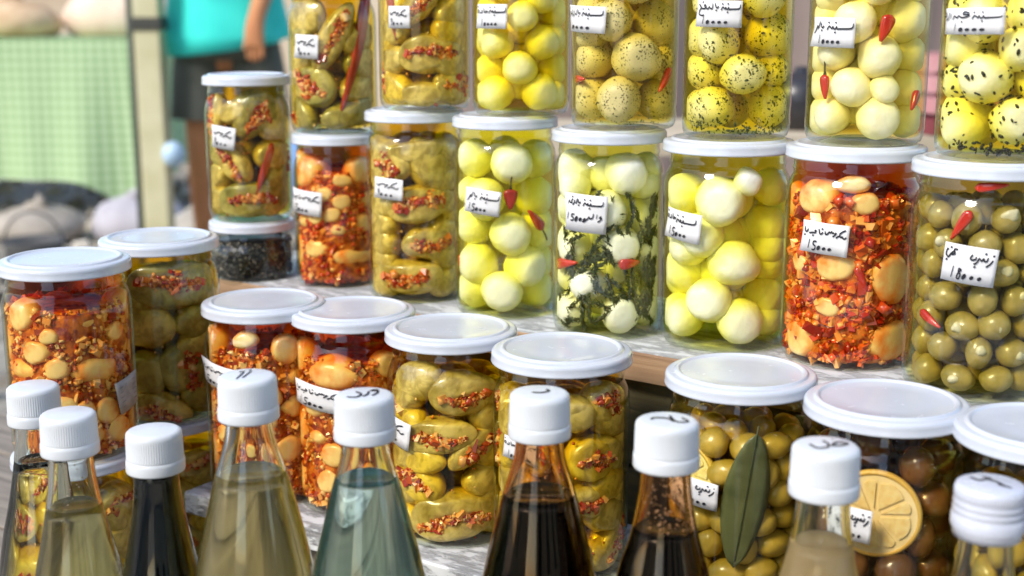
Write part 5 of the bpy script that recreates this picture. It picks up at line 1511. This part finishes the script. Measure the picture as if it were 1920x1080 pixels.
    for sx in (-1, 1):
        V, F = tube([(sx * .10, .02, 1.415), (sx * .17, .02, 1.39), (sx * .21, .025, 1.27), (sx * .225, .03, 1.17)], [.075, .072, .064, .066], 20)
        obj('sleeve', mesh('sleeve', V, F[:-2], 'shirt'), sh)
    # shorts
    V, F = tube([(0, 0, .98), (0, 0, .90), (0, 0, .80)], [.185, .19, .185], 28)
    V = [(a * 1.02, b * .78, c) for a, b, c in V]
    sr = obj('shorts', mesh('shorts', V, F, 'shorts'), t)
    for sx in (-1, 1):
        V, F = tube([(sx * .09, 0, .86), (sx * .11, 0, .75), (sx * .12, sx * .01, .66), (sx * .125, sx * .015, .57)], [.105, .105, .10, .102], 24)
        obj('shorts_leg', mesh('shorts_leg', V, F[:-2], 'shorts'), sr)
        V = SP_V * np.array([.048, .13, .05]); V[:, 2] = np.maximum(V[:, 2], -.035) + .036
        obj('shoe', mesh('shoe', V, SP_F, 'shoe'), t, (sx * .13, -.05 + sx * .02, 0))
person()

# ---------------------------------------------------------------- backdrop at the right
pbr('tarp_brown', (.20, .155, .14), (.28, .22, .20), rough=.85, scale=2.5)
V = []
nx, nz = 60, 12
for i in range(nx + 1):
    for k in range(nz + 1):
        x = -.25 + 3.4 * i / nx; V.append((x, 3.2 + .04 * math.sin(x * 14) * (.4 + .6 * k / nz) + .02 * math.sin(x * 31), 2.5 * k / nz + .02))
F = [(i * (nz + 1) + k, (i + 1) * (nz + 1) + k, (i + 1) * (nz + 1) + k + 1, i * (nz + 1) + k + 1) for i in range(nx) for k in range(nz)]
cu = obj('tarpaulin', mesh('tarpaulin', V, F, 'tarp_brown'), label='mauve brown tarpaulin hanging behind the right half of the jars', category='tarpaulin')
cu.modifiers.new('thick', 'SOLIDIFY').thickness = .004
flat('ledge', (.45, .38, .27), c2=(.55, .47, .35)); flat('pot', (.03, .03, .035), .3); flat('yellow_bag', (.80, .50, .02), .4); flat('pink_box', (.50, .22, .24), c2=(.62, .36, .36)); flat('maroon', (.20, .04, .05))
bt = thing('bench', 'sandy wooden bench behind the jars at the right', 'bench', (.62, 2.35, 0))
V, F = box(0, 0, .775, 1.5, .36, .03); obj('seat', mesh('seat', V, F, 'ledge', smooth=False), bt)
for sx in (-1, 1):
    for sy in (-1, 1):
        V, F = box(sx * .68, sy * .14, .38, .05, .05, .76); obj('leg', mesh('leg', V, F, 'ledge', smooth=False), bt)
V, F = lathe([(0, 0), (.05, .0), (.068, .03), (.07, .06), (.055, .085), (.045, .09), (.012, .097), (.012, .105), (0, .107)], 32)
pt = thing('cooking_pot', 'black round pot on the bench, seen between two top jars', 'pot', (.50, 2.33, .791))
obj('pot_body', mesh('pot_body', V, F, 'pot'), pt)
for sx in (-1, 1):
    V, F = tube([(sx * .066, -.02, .06), (sx * .088, -.012, .064), (sx * .088, .012, .064), (sx * .066, .02, .06)], .004, 8); obj('handle', mesh('handle', V, F, 'pot'), pt)
bx = thing('crate', 'pink slatted plastic crate behind the nigella cheese jar', 'crate', (.80, 2.30, .791), R_(10))
for k in range(4):
    for sy in (-1, 1):
        V, F = box(0, sy * .09, .014 + k * .034, .26, .01, .026); bevel(obj('slat', mesh('slat', V, F, 'pink_box' if k else 'maroon', smooth=False), bx), .002)
    for sx in (-1, 1):
        V, F = box(sx * .125, 0, .014 + k * .034, .01, .169, .026); obj('slat', mesh('slat', V, F, 'pink_box' if k else 'maroon', smooth=False), bx)
for sx in (-1, 1):
    for sy in (-1, 1):
        V, F = box(sx * .115, sy * .08, .065, .012, .012, .13); obj('corner_post', mesh('corner_post', V, F, 'maroon', smooth=False), bx)
yb = thing('hanging_bag', 'bright yellow bag hanging behind the right end of the top row', 'bag', (.752, 2.15, .93))
V = SP_V * np.array([.035, .03, .09]); V[:, 2] += .09; V *= wob(SP_V, 3, .08, 91)[:, None]
obj('bag', mesh('bag', V, SP_F, 'yellow_bag'), yb)
V, F = tube([(-.015, 0, .16), (-.012, 0, .7), (-.012, 0, 1.55)], .003, 6); obj('strap', mesh('strap', V, F, 'yellow_bag'), yb)
# rail that the tarpaulin and the bag hang from
V, F = tube([(-.3, 0, 0), (3.2, 0, 0)], .018, 12)
obj('ridge_rail', mesh('ridge_rail', V, F, 'pole_dark'), None, (0, 2.72, 2.53), label='dark horizontal pole above the tarpaulin, out of the picture', category='pole')

# ---------------------------------------------------------------- unseen houses added behind the photographer to shape the glass reflections
pbr('plaster', (.42, .36, .28), (.50, .44, .35), rough=.9, scale=1)
pbr('plaster_dark', (.10, .09, .08), (.16, .14, .12), rough=.9, scale=1)
pbr('win_dark', (.03, .035, .04), rough=.15)
def house(x, y, wx, wy, h, mat, label, rz=0):
    t = thing('house', label, 'house', (x, y, 0), rz)
    V, F = box(0, 0, h / 2, wx, wy, h); obj('wall', mesh('wall', V, F, mat, smooth=False), t)
    V, F = box(0, 0, h + .1, wx + .4, wy + .4, .2); obj('roof', mesh('roof', V, F, 'wall_sand', smooth=False), t)
    k = 0
    xx = -wx / 2 + 1.0
    while xx < wx / 2 - .8:
        for zz in np.arange(1.4, h - 1, 2.8):
            V, F = box(xx, wy / 2 + .0, zz + .1, .9, .06, 1.3); obj('window', mesh('window', V, F, 'win_dark', smooth=False), t)
        xx += 2.2
house(3.6, -7.5, 9.0, 4, 6.0, 'plaster', 'plastered two storey house added unseen behind the photographer to the right, for reflections')
house(-9.5, -7.0, 7.5, 4, 5.0, 'plaster', 'plastered house added unseen behind the photographer to the left, for reflections')
